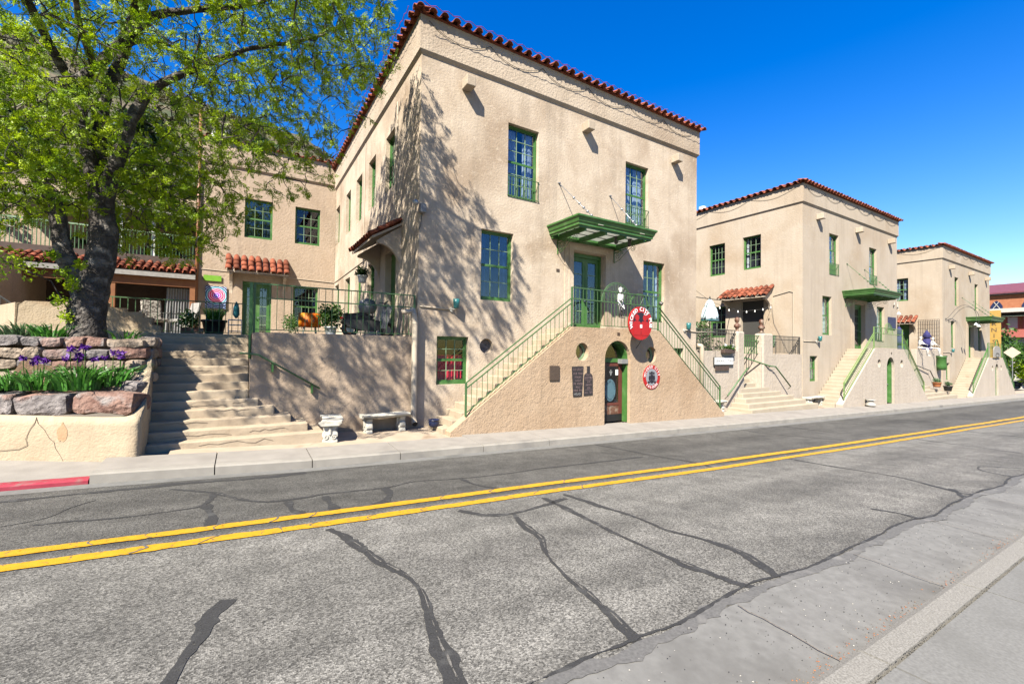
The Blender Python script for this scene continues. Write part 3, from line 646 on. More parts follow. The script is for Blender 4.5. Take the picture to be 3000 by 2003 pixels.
def rail_run(t, p0, p1, hts, nb, bar_h, m, post0=True, post1=True, sec=.011, lo=.06, upto=None):
    """railing between p0 and p1 (tops of the wall); hts = heights of horizontal rails; balusters from lo to bar_h"""
    p0, p1 = Vector(p0), Vector(p1); mb = MB(); rel = p1-p0; up = Vector((0,0,1))
    for h_ in hts: mb.bar(p0+up*h_, p1+up*h_, .032, .026)
    mb.bar(p0+up*lo, p1+up*lo, .028, .018)
    mb.build('rail', m, t)
    top = max(hts)
    for f_, p in ((post0,p0), (post1,p1)):
        if f_: MB().box(-.022,.022,-.022,.022,-.02,top+.01).build('post', m, t, loc=p)
    me = shared(('baluster', round(bar_h-lo,3), sec), lambda: MB().box(-sec/2, sec/2, -sec/2, sec/2, 0, bar_h-lo))
    for i in range(1, nb):
        link('baluster', me, m, t, loc=p0+rel*(i/nb)+up*lo)
def french_door(parent, x0, x1, z0, z1, y, m='green', leaves=2, gl='glass'):
    d = MB(); t = .07
    d.box(x0, x0+t, y, y+.12, z0, z1); d.box(x1-t, x1, y, y+.12, z0, z1); d.box(x0+t, x1-t, y, y+.12, z1-t-.05, z1)
    fr = d.build('door_frame', M[m], parent)
    w = (x1-x0-2*t)/leaves
    for k in range(leaves):
        a = x0+t+k*w+.004; b = a+w-.008; zt = z1-t-.055
        lf = MB(); s = min(.11, w*.24); lf.box(a, a+s, y+.05, y+.095, z0+.02, zt); lf.box(b-s, b, y+.05, y+.095, z0+.02, zt)
        lf.box(a+s, b-s, y+.05, y+.095, z0+.02, z0+.26); lf.box(a+s, b-s, y+.05, y+.095, zt-.13, zt)
        L_ = lf.build('door', M[m], parent); g0, g1 = z0+.26, zt-.13; n = 5; ch = (g1-g0)/n
        mu = MB()
        for j in range(1, n): mu.box(a+s, b-s, y+.06, y+.085, g0+j*ch-.012, g0+j*ch+.012)
        mu.build('glazing_bar', M['muntin'], L_)
        me = pane_mesh(b-a-2*s, ch-.02)
        for j in range(n): link('pane', me, M[gl], L_, loc=((a+b)/2, y+.072, g0+(j+.5)*ch))
        MB().lathe([(.012,0),(.012,.05),(.03,.06),(.03,.085)], 8).build('handle', M['steel'], L_, loc=(b-s/2 if k == 0 else a+s/2, y+.05, z0+1.0)).rotation_euler = (R(90),0,0)
# ------------------------------------------------------------------ the three stucco houses
def house(idx, X0, W, dz, wall, band, tilem, label, zb, front, side, sidel, bw):
    """front/side: list of window dicts in world x / y and z"""
    T = thing('stucco_building', label, 'building', (X0, 11, dz), 0, 'matching stucco houses with tiled parapets')
    D = 12; zt = 8.72; zl = 7.76
    fh = [rect(w['x']-X0, w['x']+w['w']-X0, w['z']-dz, w['z']+w['h']-dz) for w in front]
    holes = list(fh); dx0, dx1, d0, d1 = [q for q in bw['door']]
    holes.append(rect(dx0-X0, dx1-X0, d0-dz, d1-dz))
    if bw.get('circ'): holes.append(circ(bw['circ'][0]-X0, bw['circ'][1]-dz, .21, .21, 20))
    MB().slab(rect(0, W, zb-dz, zl), holes, (0,0,0), *FR, .28).build('front_wall', wall, T)
    # left wall, u runs from the far end (y=D) to the front (y=0.28)
    sh = [rect(D-(w['y1']-11), D-(w['y0']-11), w['z']-dz, w['z']+w['h']-dz) for w in side]
    if sidel: sh.append(rect(D-(sidel[1]-11), D-(sidel[0]-11), sidel[2]-dz, sidel[3]-dz))
    MB().slab(rect(0, D-.28, zb-dz, zl), sh, (0,D,0), (0,-1,0), (0,0,1), (-1,0,0), .28).build('side_wall', wall, T)
    MB().box(W-.28, W, .28, D, zb-dz, zl).build('side_wall', wall, T)
    MB().box(.28, W-.28, D-.28, D, zb-dz, zl).build('rear_wall', wall, T)
    MB().box(.75, W-.4, .85, D-.4, zb-dz, zl).build('room_shade_block', M['room_shade'], T)  # added dark box, painted shade seen behind the windows
    # parapet band with a chamfered foot
    mb = MB(); o1 = .075
    for (o_, z_) in ((0,zl-.03),(o1,zl+.06),(o1,zt),(-.30,zt),(-.30,zl-.03)):
        mb.v += [(-o_,-o_,z_), (W+o_,-o_,z_), (W+o_,D+o_,z_), (-o_,D+o_,z_)]
    for k in range(5):
        k2 = (k+1) % 5
        for i in range(4): i2 = (i+1) % 4; mb.f.append((4*k+i, 4*k+i2, 4*k2+i2, 4*k2+i))
    mb.build('parapet', band, T)
    MB().box(.3, W-.3, .3, D-.3, zt-.45, zt-.35).build('roof', M['grey'], T)
    # coping bed under the tiles
    bed = MB()
    for (o_, z_) in ((.10,zt+.003),(.10,zt+.05),(-.1,zt+.14),(-.30,zt+.14),(-.30,zt+.003)):
        bed.v += [(-o_,-o_,z_), (W+o_,-o_,z_), (W+o_,D+o_,z_), (-o_,D+o_,z_)]
    for k in range(5):
        k2 = (k+1) % 5
        for i in range(4): i2 = (i+1) % 4; bed.f.append((4*k+i, 4*k+i2, 4*k2+i2, 4*k2+i))
    cop = bed.build('coping', M['tile'], T)
    tile_run(cop, (-.12,-.26,zt+.03), (W+.12,-.26,zt+.03), (0,-1,0), tilem, .33)
    tile_run(cop, (-.26,D,zt+.03), (-.26,-.1,zt+.03), (-1,0,0), tilem, .33)
    # windows
    for w in front: window(T, (w['x']-X0, 0, w['z']-dz), 0, w['w'], w['h'], **w.get('k', {}))
    for w in side: window(T, (0, w['y1']-11, w['z']-dz), R(-90), w['y1']-w['y0'], w['h'], **w.get('k', {}))
    french_door(T, dx0-X0, dx1-X0, d0-dz, d1-dz, .14, leaves=bw.get('leaves', 2))
    # door surround, stepped
    sx0, sx1 = dx0-X0-.36, dx1-X0+.36
    for (e, yy) in ((0, -.035), (.15, -.06)):
        MB().slab([(sx0+e, d0-dz),(dx0-X0-.03, d0-dz),(dx0-X0-.03, d1-dz+.03),(dx1-X0+.03, d1-dz+.03),(dx1-X0+.03, d0-dz),(sx1-e, d0-dz),(sx1-e, d1-dz+.36-e),(sx0+e, d1-dz+.36-e)], [], (0,yy,0), *FR, .034 if e == 0 else .024).build('door_surround', wall, T)
    for vx in bw['vigas']: MB().box(vx-X0, vx-X0+.27, -.34, -.004, 7.14, 7.42).build('viga', M['stucco2'], T, bevel=.02)
    if bw.get('circ'):
        MB().slab(circ(bw['circ'][0]-X0, bw['circ'][1]-dz, .25, .25, 20), [], (0,.17,0), *FR, .02).build('round_pane', M['stone_a'], T)
    # strings of light cable: red along the tile mouths, dark swags on the band
    if bw.get('red'):
        pts = []
        for i in range(int(W/.33)+1): pts += [(-.1+i*.33, -.385, zt+.10), (-.1+i*.33+.165, -.375, zt+.045)]
        MB().tube(pts, .008, 5).build('light_cable', M['signred'], T)
        pts = []
        for i in range(int(D/.33)): pts += [(-.385, i*.33, zt+.10), (-.375, i*.33+.165, zt+.045)]
        MB().tube(pts, .008, 5).build('light_cable', M['signred'], T)
    pts = []; ns = 6
    for i in range(ns):
        for k in range(8):
            s = k/8; pts.append((.15+(W-.4)*(i+s)/ns, -.095, zt-.12-.30*math.sin(math.pi*s)**.8))
    MB().tube(pts, .007, 5).build('swag_cable', M['iron'], T)
    pts = []
    if idx:
        for i in range(4):
            for k in range(8): s = k/8; pts.append((-.095, .2+2.4*(i+s), zt-.12-.28*math.sin(math.pi*s)))
        MB().tube(pts, .007, 5).build('swag_cable', M['iron'], T)
    if sidel:
        MB().slab(rect(0, sidel[1]-sidel[0], 0, sidel[3]-sidel[2]), [], (0,0,0), *FR, .05).build('side_door', M['green' if idx != 1 else 'iron'], T, loc=(.2, sidel[1]-11, sidel[2]-dz)).rotation_euler = (0,0,R(-90))
    for k, v in (bw.get('vents') or {}).items(): MB().lathe([(v[3],0),(v[3],v[2]),(v[3]*.9,v[2]+.02)], 12).build('vent_pipe', M['white'], T, loc=(v[0], v[1], zt-.4))
    return T
def entry_stair(label, X0, dz, xl, xr, land, zl, zbL, zbR, circs, door, wallm, stepm, railm, yf=9.72, drop=0, dense=1):
    """double stair: front wall with an arched door between two flights; X in world metres"""
    T = thing('entry_staircase', label, 'staircase', (0, 0, 0), 0, 'double entry staircases')
    a, b = land
    outer = [(xl, zbL-.3), (xr, zbR-.3), (xr, zbR+.12), (b+.12, zl-.10), (b, zl), (a, zl), (a-.12, zl-.10), (xl, zbL+.12)]
    dx0, dx1, dzb, dzs, dzt = door
    ar = arch(dx0, dx1, dzb, dzs, 14, dzt-dzs)
    # the doorway reaches the ground: cut it into the outline
    k = [(dx0, zbL+(zbR-zbL)*(dx0-xl)/(xr-xl)-.3), ] 
    outer = [(xl, zbL-.3), (dx0, zbL-.3)] + [(dx0, dzs)] + [(p[0], p[1]) for p in ar[2:][::-1]][1:-1] + [(dx1, dzs)] + [(dx1, zbL-.3), (xr, zbR-.3), (xr, zbR+.12), (b+.12, zl-.10), (b, zl), (a, zl), (a-.12, zl-.10), (xl, zbL+.12)]
    holes = [circ(c[0], c[1], c[2], c[2]*1.08, 22) for c in circs]
    MB().slab(outer, holes, (0,yf,0), *FR, .30).build('stair_wall', wallm, T)
    for c in circs:
        MB().slab(circ(c[0], c[1], c[2]*1.04, c[2]*1.12, 22), [circ(c[0], c[1], c[2]*.72, c[2]*.78, 22)], (0,yf+.17,0), *FR, .04).build('round_frame', M['muntin'], T)
        MB().slab(circ(c[0], c[1], c[2]*.74, c[2]*.8, 22), [], (0,yf+.19,0), *FR, .01).build('round_pane', M['glass'], T)
    MB().box(a-.02, b+.02, yf+.31, 10.99, zl-.25, zl-.02).build('landing', stepm, T)
    MB().box(dx0-.5, dx1+.5, yf+.95, yf+1.0, zbR-.2, zl-.3).build('inner_wall', M['room_shade'], T)  # near-black board painted as the unlit space behind the door
    for sgn, xe, zb_ in ((-1, a, zbL), (1, b, zbR)):
        xend = xl-.3 if sgn < 0 else xr+.1
        n = max(8, int(round((zl-.02-zb_)/.168))); rise = (zl-.02-zb_)/n; run = abs(xe-xend)/n
        for i in range(1, n):
            z1 = zl-.02-i*rise; x1 = xe+sgn*run*(i-1); x2 = xe+sgn*run*i
            p, q = min(x1,x2), max(x1,x2)
            MB().box(p+.002 if sgn > 0 else p-.03, q+.03 if sgn > 0 else q-.002, yf+.31+random.uniform(0,.01), 10.985, z1-.42, z1).build('step', stepm, T, bevel=.018)
    # arched door
    jam = MB(); f = .10
    jam.slab([(dx0, dzb),(dx0+f*.55, dzb),(dx0+f*.55, dzs)] + [((dx0+dx1)/2-(dx1-dx0)/2*(1-.11)*math.cos(math.pi*k/14), dzs+(dzt-dzs)*.89*math.sin(math.pi*k/14)) for k in range(15)] + [(dx1-f*.55, dzb),(dx1, dzb),(dx1, dzs)] + [((dx0+dx1)/2+(dx1-dx0)/2*math.cos(math.pi*k/14), dzs+(dzt-dzs)*math.sin(math.pi*k/14)) for k in range(1,14)] + [(dx0, dzs)], [], (0,yf+.12,0), *FR, .36)
    jam.build('door_frame', M['green'], T)
    MB().box(dx0+f*.5, dx1-f*.5, yf+.26, yf+.34, dzs-.10, dzs+.02).build('transom_bar', M['green'], T)
    MB().slab([((dx0+dx1)/2+(dx1-dx0)/2*.9*math.cos(math.pi*k/14), dzs+.02+(dzt-dzs)*.88*math.sin(math.pi*k/14)) for k in range(15)], [], (0,yf+.31,0), *FR, .01).build('fanlight_pane', M['glass_dark'], T)
    return T
def stair_rails(T, X0, a, b, zl, L0, R0, m, yf, hts_s=(.80,.66), hts_l=(1.1,.78), nL=22, nl=26, nR=24):
    y = yf+.05
    rail_run(T, (L0[0], y, L0[1]), (a, y, zl+.02), hts_s, nL, hts_s[1], m, True, False)
    rail_run(T, (a, y, zl+.02), (b, y, zl+.0), hts_l, nl, hts_l[0], m)
    rail_run(T, (b, y, zl+.0), (R0[0], y, R0[1]), hts_s, nR, hts_s[1], m, False, True)
def fan(T, cx, y, zc, r, m, n=15):
    mb = MB(); mb.tube([(cx+r*math.cos(math.pi*k/24), y, zc+r*math.sin(math.pi*k/24)) for k in range(25)], .013, 5)
    mb.tube([(cx+r*.93*math.cos(math.pi*k/24), y, zc+r*.93*math.sin(math.pi*k/24)) for k in range(25)], .008, 5)
    for k in range(1, n): an = math.pi*k/n; mb.tube([(cx+.12*math.cos(an), y, zc+.12*math.sin(an)), (cx+r*.95*math.cos(an), y, zc+r*.95*math.sin(an))], .006, 4)
    return mb.build('fan_ornament', m, T)
bp = dict(bl='curtain_blue')
# house 1 (nearest)
yw = [(13.28,14.25),(15.5,16.48),(17.5,18.48),(19.55,20.5),(21.95,22.9)]
H1 = house(0, 3.9, 11.37, 0.0, M['stucco1'], M['band1'], M['tile'], 'large tan stucco house nearest the camera, red tiled parapet, green windows', -2.5,
  [dict(x=6.56,z=4.5,w=1.09,h=2.17,k=dict(rows=(3,3),rail=.62,curtain='curtain_white',cfrac=.75)),
   dict(x=11.35,z=4.48,w=1.15,h=2.18,k=dict(rows=(3,3),rail=.62,curtain='curtain_white',cfrac=.85)),
   dict(x=5.72,z=1.42,w=1.06,h=2.0,k=dict(curtain='curtain_blue',cfrac=.5)),
   dict(x=12.27,z=1.11,w=1.13,h=2.18,k=dict(curtain='curtain_white',cfrac=.2)),
   dict(x=4.44,z=-.93,w=.93,h=1.29,k=dict(curtain='curtain_red',cfrac=1.0,ctop=.62,gl=M['glass_dark'])),
   dict(x=13.68,z=-.75,w=.85,h=.92,k=dict(gl=M['glass_dark']))],
  [dict(y0=a,y1=b,z=5.0,h=1.78,k=dict(rows=(2,2))) for a, b in yw] + [dict(y0=a,y1=b,z=1.3,h=1.72,k=dict(rows=(2,2))) for a, b in ((15.4,16.36),(17.4,18.36),(19.4,20.4),(21.85,22.85))],
  (12.98,14.1,.35,3.0), dict(door=(9.05,10.36,.66,3.2), circ=(5.93,.12), vigas=(5.05,9.35,13.72), red=1, vents={'a':(8.9,2.0,1.0,.07)}))
canopy('green bracketed canopy with frosted panes over the nearest house entrance', 7.98, 11.24, 11, 3.82, 1.5, [(8.44,5.26,8.9,M['steel']),(10.62,5.28,10.75,M['steel'])], 'green entrance canopies')
S1 = entry_stair('tan stucco double staircase with arched bar door, nearest house', 3.9, 0, 4.3, 15.15, (8.0,11.6), .70, -2.08, -2.33, [(8.36,-.01,.24),(11.24,-.08,.24)], (9.23,10.30,-2.16,-.22,.34), M['stairwall1'], M['step'], M['railgreen'])
stair_rails(S1, 3.9, 8.0, 11.6, .70, (4.72,-1.60), (14.95,-2.0), M['railgreen'], 9.72)
fan(S1, 9.75, 9.77, 1.48, .62, M['railgreen']); fan(S1, 10.75, 9.79, 1.42, .42, M['railgreen'], 3)
H2 = house(1, 23.55, 11.8, -.27, M['stucco2'], M['stucco2'], M['tile_bright'], 'middle pale stucco house with red tiled parapet and green windows', -3.0,
  [dict(x=26.32,z=4.22,w=1.06,h=2.18,k=dict(rows=(3,3),rail=.62,panes=True,kick=.5)),
   dict(x=31.24,z=4.15,w=1.05,h=2.16,k=dict(rows=(3,3),rail=.55,curtain='curtain_white',cfrac=.8)),
   dict(x=25.57,z=1.02,w=1.0,h=2.02,k=dict(curtain='curtain_white',cfrac=.5,gl=M['glass_dark'])),
   dict(x=32.28,z=.8,w=1.1,h=2.1,k=dict(curtain='curtain_white',cfrac=.9)),
   dict(x=24.25,z=-1.36,w=.8,h=1.28,k=dict(curtain='curtain_white',cfrac=.7))],
  [dict(y0=15.1,y1=16.1,z=4.5,h=1.82,k=dict(cols=4,gl=M['glass_dark'])), dict(y0=13.05,y1=14.05,z=4.58,h=1.8,k=dict(gl=M['glass_dark'],curtain='curtain_white',cfrac=.3)),
   dict(y0=15.05,y1=16.05,z=.9,h=1.78,k=dict(gl=M['glass_dark'])), dict(y0=17.1,y1=18.1,z=4.5,h=1.82,k=dict(gl=M['glass_dark'])), dict(y0=17.1,y1=18.1,z=.9,h=1.78,k=dict(gl=M['glass_dark']))],
  (12.9,14.15,.1,2.86), dict(door=(29.18,30.5,.34,2.86), leaves=1, vigas=(24.9,29.4,33.9), vents={'a':(1.2,6.4,1.15,.22)}))
canopy('green bracketed canopy over the middle house entrance', 27.75, 31.3, 11, 3.42, 1.5, [(28.35,4.99,28.9,M['railgreen']),(30.58,4.91,30.7,M['railgreen'])], 'green entrance canopies', False)
S2 = entry_stair('cream double staircase with green arched door, middle house', 23.55, 0, 24.6, 36.0, (28.3,32.15), .36, -2.52, -2.8, [(28.81,-.43,.2),(31.87,-.47,.2)], (29.8,30.82,-2.62,-.65,-.1), M['stairwall2'], M['step2'], M['limegreen'])
stair_rails(S2, 23.55, 28.3, 32.15, .36, (24.85,-2.13), (35.5,-2.4), M['limegreen'], 9.72, nL=30, nl=30, nR=30)
fan(S2, 30.15, 9.77, 1.13, .62, M['limegreen'])
H3 = house(2, 43.8, 12.15, -.62, M['stucco3'], M['stucco3'], M['tile_pink'], 'farthest stucco house of the row with red tiled parapet', -3.6,
  [dict(x=46.55,z=3.87,w=.95,h=2.2,k=dict(rows=(3,3),panes=True,kick=.6,curtain='curtain_white',cfrac=.6)),
   dict(x=51.61,z=3.79,w=.97,h=2.2,k=dict(rows=(3,3),panes=True,kick=.6,curtain='curtain_white',cfrac=.6)),
   dict(x=45.64,z=.63,w=.95,h=2.02,k=dict(gl=M['glass_dark'])),
   dict(x=52.52,z=.44,w=.95,h=2.07,k=dict()),
   dict(x=44.5,z=-1.78,w=.78,h=1.27,k=dict())],
  [dict(y0=12.95,y1=13.85,z=4.23,h=1.75,k=dict(curtain='curtain_white',cfrac=.7))],
  (12.9,14.1,-.25,2.5), dict(door=(49.7,51.0,-.1,2.42), leaves=1, vigas=(45.2,49.95,54.5), vents={'a':(4.3,1.4,1.15,.12)}))
canopy('green bracketed canopy over the farthest house entrance', 49.2, 52.75, 11, 3.08, 1.5, [(48.3,4.6,49.4,M['railgreen']),(51.2,4.5,51.4,M['railgreen'])], 'green entrance canopies', False)
S3 = entry_stair('cream double staircase with narrow green door, farthest house', 43.8, 0, 45.0, 57.2, (49.1,53.1), -.08, -3.0, -3.3, [(50.1,-.9,.18),(52.6,-.9,.18)], (50.9,51.75,-3.1,-1.05,-.55), M['stairwall2'], M['step2'], M['green'])
stair_rails(S3, 43.8, 49.1, 53.1, -.08, (45.3,-2.7), (56.8,-3.0), M['green'], 9.72, nL=30, nl=26, nR=30)
# panelled green doors in the arches of houses 2 and 3
for T_, (a, b, z0, zs) in ((S2, (29.86,30.76,-2.6,-.76)), (S3, (50.96,51.69,-3.08,-1.16))):
    french_door(T_, a, b, z0, zs, 9.98, leaves=1, gl='glass_dark')
# ------------------------------------------------------------------ annex behind the terrace
A = thing('rear_wing', 'tan stucco wing behind the terrace with tiled parapet and two upper windows', 'building', (-1.55, 23, 0))
hol = [rect(1.63,2.73,4.91,6.67), rect(3.66,4.75,4.91,6.65), rect(1.61,2.75,.35,2.95), rect(3.64,4.72,1.0,2.9)]
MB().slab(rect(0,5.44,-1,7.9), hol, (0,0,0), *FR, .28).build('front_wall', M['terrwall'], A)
MB().box(0,.28,.28,8,-1,7.9).build('side_wall', M['terrwall'], A); MB().box(.6,5.4,.9,7.5,-1,7.9).build('room_shade_block', M['room_shade'], A)  # the inner box is added, its dark colour painting unlit rooms
MB().add([(0,-.002,7.88),(5.44,-.002,7.88),(5.44,-.08,7.97),(-.08,-.08,7.97),(5.44,-.08,8.98),(-.08,-.08,8.98),(5.44,.3,8.98),(-.08,.3,8.98),(-.08,.3,7.97),(0,.3,7.88)],
   [(0,1,2,3),(3,2,4,5),(5,4,6,7),(3,5,7,8),(0,3,8,9)]).build('parapet', M['terrwall'], A)
MB().box(0,5.4,.3,8,8.5,8.6).build('roof', M['grey'], A)
cp = MB().box(-.1,5.44,-.1,.35,8.985,9.05).build('coping', M['tile'], A)
tile_run(cp, (-.1,-.24,9.0), (5.4,-.24,9.0), (0,-1,0), M['tile_bright'], .34, 1)
for x, z, w, h, kw in ((1.63,4.91,1.10,1.76,dict(curtain='curtain_blue',cfrac=.6)), (3.66,4.91,1.09,1.74,dict(gl=M['glass_dark'])), (3.64,1.0,1.08,1.9,dict(curtain='curtain_blue',cfrac=.35,gl=M['glass_dark']))):
    window(A, (x,0,z), 0, w, h, **kw)
french_door(A, 1.61, 2.75, .35, 2.95, .14, leaves=2)
for x, z, h in ((.42,8.6,1.0),(.88,8.6,1.15)):
    MB().lathe([(.10,0),(.10,h-.2),(.13,h-.2),(.13,h-.12),(.11,h-.12),(.11,h)], 12).build('roof_vent', M['white'] if h < 1.1 else M['grey'], A, loc=(x,.6,z))
MB().tube([(-.06,-.06,-.5),(-.06,-.06,10.1)], .06, 8).build('downpipe', M['copper'], A, True)
awning('door_awning', 'orange tiled awning over the rear wing glass door', (-.52,23,3.86), 0, 2.36, .55, .56, M['tile_bright'], 3, 'tiled door awnings')
awning('door_awning', 'shaded tiled awning with arched brackets over the nearest house side door', (3.9,14.95,3.62), R(-90), 2.6, .85, .5, M['tile'], 3, 'tiled door awnings')
awning('door_awning', 'orange tiled awning over the dark side door of the middle house', (23.55,15.0,3.44), R(-90), 2.6, .75, .46, M['tile_bright'], 3, 'tiled door awnings')
awning('door_awning', 'pink tiled awning over the side door of the farthest house', (43.8,14.6,2.95), R(-90), 2.2, .8, .5, M['tile_pink'], 3, 'tiled door awnings')
# wall cables on house 1 side and wing
for pts in ([(-1.5,22.985,3.32),(1.9,22.985,3.25),(3.85,22.98,3.2)], [(3.885,22.9,3.2),(3.885,15.0,3.3)], [(3.885,13.0,7.4),(3.885,13.02,3.9)], [(3.885,17.0,7.7),(3.885,17.0,1.2)]):
    o = MB().tube(pts, .018, 5).build('wall_conduit', M['pipe']); tag(o, {-1.5:'thin conduit running across the rear wing wall', 3.885:'conduit on the shaded side wall of the nearest house'}[pts[0][0]] + (' level with the window heads' if pts[0][1] > 22 and pts[0][0] > 0 else ' rising near the front corner' if pts[0][1] == 13.0 else ' rising between two windows' if pts[0][1] == 17.0 else ''), 'conduit')
# ------------------------------------------------------------------ text helpers
_ch = {}
def glyph(ch):
    if ch not in _ch:
        cu = bpy.data.curves.new('glyph', 'FONT'); cu.body = ch; cu.size = 1; cu.extrude = 0; cu.resolution_u = 2; cu.align_x = 'CENTER'
        ob = bpy.data.objects.new('glyph', cu); COL.objects.link(ob)
        dg = bpy.context.evaluated_depsgraph_get(); me = bpy.data.meshes.new_from_object(ob.evaluated_get(dg))
        _ch[ch] = ([tuple(v.co) for v in me.vertices], [tuple(p.vertices) for p in me.polygons])
        bpy.data.objects.remove(ob); bpy.data.meshes.remove(me)
    return _ch[ch]
def text_line(mb, s, x, z, y, size, adv=.62, bold=0, squash=1.0, wig=0):
    """letters on a plane facing -y, centred on x"""
    n = len(s)
    for i, c in enumerate(s):
        if c == ' ': continue
        v, f = glyph(c); cx = x+(i-(n-1)/2)*size*adv; dz_ = random.uniform(-wig, wig)*size
        for b in ((0,0),(bold,0),(0,bold)) if bold else ((0,0),):
            mb.add([(cx+p[0]*size*squash+b[0], y-(.0006 if b != (0,0) else 0), z+p[1]*size+dz_+b[1]) for p in v], f)
def text_arc(mb, s, cx, cz, rx, rz, a0, a1, y, size, inward=False, bold=0):
    n = len(s)
    for i, c in enumerate(s):
        if c == ' ': continue
        a = a0+(a1-a0)*i/(n-1); px, pz = cx+rx*math.cos(a), cz+rz*math.sin(a)
        t = math.atan2(rz*math.cos(a), -rx*math.sin(a)); t = t-math.pi if not inward else t
        ct, st = math.cos(t), math.sin(t); v, f = glyph(c)
        for k, b in enumerate(((0,0),(bold,0),(-bold,0),(0,bold)) if bold else ((0,0),)):
            mb.add([(px+(p[0]*size+b[0])*ct-(p[1]*size+b[1])*st, y-.0004*k, pz+(p[0]*size+b[0])*st+(p[1]*size+b[1])*ct) for p in v], f)
def oval(rx, rz, y, th, cx=0, cz=0, n=40): return MB().slab(circ(cx, cz, rx, rz, n), [], (0,y,0), *FR, th)
# ------------------------------------------------------------------ bar door in the arch of house 1
B = MB(); x0, x1, z0, z1, y = 9.30, 10.23, -2.15, -.34, 10.0
s = .13
B.box(x0,x0+s,y,y+.05,z0,z1); B.box(x1-s,x1,y,y+.05,z0,z1); B.box(x0+s,x1-s,y,y+.05,z1-.1,z1); B.box(x0+s,x1-s,y,y+.05,z0+.50,z0+.58)
bd = B.build('door', M['woodred'], S1)
MB().box(x0+.02,x1-.02,y-.012,y-.002,z0+.02,z0+.23).build('kick_plate', M['black'], bd)
MB().box(x0+s,x1-s,y+.012,y+.04,z0+.02,z0+.50).build('door_panel', M['wood'], bd)
MB().box(x0+s,x1-s,y+.02,y+.03,z0+.58,z1-.1).build('pane', M['glass_dark'], bd)
oval(.225,.34,y+.016,.003,(x0+x1)/2-.02,-1.18).build('decal', M['signblue'], bd)
tm = MB(); text_arc(tm, 'WICKED CITY', (x0+x1)/2-.02, -1.18, .155, .245, R(172), R(8), y+.0115, .085); text_arc(tm, 'JEROME AZ', (x0+x1)/2-.02, -1.18, .20, .31, R(215), R(325), y+.0115, .06, True)
tm.build('lettering', M['signblack'], bd)
gm = MB()
for i, (gx, gz) in enumerate(((-.02,0),(.02,0),(.06,0),(0,-.045),(.04,-.045),(.02,-.09),(.02,.05))): gm.slab(circ((x0+x1)/2-.02+gx, -.62+gz, .024, .026, 10), [], (0,y+.016,0), *FR, .002)
gm.build('decal', M['grey'], bd); MB().box(x1-s-.14,x1-s-.03,y+.013,y+.018,-.72,-.55).build('notice', M['white'], bd)
MB().box(10.02,10.28,9.80,9.98,-.36,-.22).build('door_lamp', M['grey'], S1)
# house-number plates
for xx, yy, zz, w_ in ((9.72,9.706,.50,.11),(8.36,10.985,2.48,.13)):
    o = MB().box(xx,xx+w_,yy,yy+.012,zz,zz+.09).build('number_plate', M['bronze'], bevel=.01); tag(o, 'small dark number plate ' + ('above the arched bar door' if zz < 1 else 'left of the nearest house green doors'), 'plate')
# ------------------------------------------------------------------ signs
def round_sign():
    t = thing('pub_sign', 'large oval red WICKED CITY PUB sign hanging in front of the landing rail', 'sign', (10.28, 9.30, .87), 0, None)
    rx, rz = .50, .50
    oval(rx, rz, 0, .05).build('board', M['signred'], t); oval(rx*.64, rz*.66, -.004, .003, 0, .0).build('dark_field', M['signblack'], t)
    m_ = MB()
    for cx in (-.16, .17):
        m_.slab(circ(cx, .16, .085, .10, 16), [], (0,-.009,0), *FR, .004)
        m_.slab([(cx-.15,-.36),(cx+.15,-.36),(cx+.17,-.02),(cx+.10,.06),(cx-.10,.06),(cx-.17,-.02)], [], (0,-.0085-.0003*(cx > 0),0), *FR, .004)
    m_.slab([(-.1,-.06),(.1,-.06),(.1,-.0),(-.1,-.0)], [], (0,-.0095,0), *FR, .003)
    m_.build('painted_figures', M['signred'], t)
    m_ = MB().slab(circ(.20,.29,.075,.04,16), [circ(.20,.29,.055,.025,16)], (0,-.012,0), *FR, .003)
    m_.slab([(-.04,-.14),(.05,-.14),(.05,-.04),(-.04,-.04)], [], (0,-.0125,0), *FR, .003); m_.build('painted_halo', M['white'], t)
    tx = MB(); text_arc(tx, 'WICKED CITY PUB', 0, .0, rx*.735, rz*.735, R(192), R(-10), -.012, .165, bold=.008); tx.build('lettering', M['white'], t)
    MB().tube([(0,.03,.2),(0,.42,.2)], .015, 6).build('hanger', M['iron'], t); MB().tube([(.15,.03,-.4),(.25,.40,-.75)], .010, 6).build('brace', M['iron'], t)
round_sign()
t = thing('saloon_sign', 'oval red and grey WICKED CITY SALOON sign on the stair wall', 'sign', (11.24, 9.70, -.79))
oval(.39,.385,0,.022).build('board', M['signred'], t); oval(.385,.38,-.001,.001).build('rim', M['signred'], t); oval(.27,.265,-.004,.003).build('grey_field', M['signgrey'], t)
m_ = MB()
for cx, cz, a, b in ((0,.13,.05,.06),(0,0,.075,.10),(-.1,-.03,.05,.09),(.1,-.03,.05,.09),(0,-.14,.09,.06),(-.14,-.16,.05,.04),(.14,-.16,.05,.04),(-.09,.12,.035,.05),(.09,.12,.035,.05)): m_.slab(circ(cx, cz, a, b, 14), [], (0,-.0065-.0003*len(m_.v)/28,0), *FR, .001)
m_.build('emblem', M['signblack'], t)
tx = MB(); text_arc(tx, 'WICKED CITY', 0, 0, .29, .29, R(168), R(12), -.006, .115, bold=.004); tx.build('lettering', M['white'], t); tx = MB(); text_arc(tx, 'SALOON', 0, 0, .365, .36, R(228), R(312), -.006, .115, True, bold=.004); tx.build('lettering', M['white'], t)
o = MB().box(7.19,7.52,9.685,9.715,-.80,-.40).build('notice_plaque', M['bronze'], bevel=.006); tag(o, 'plain bronze plaque on the stair wall left of the menu boards', 'plaque')
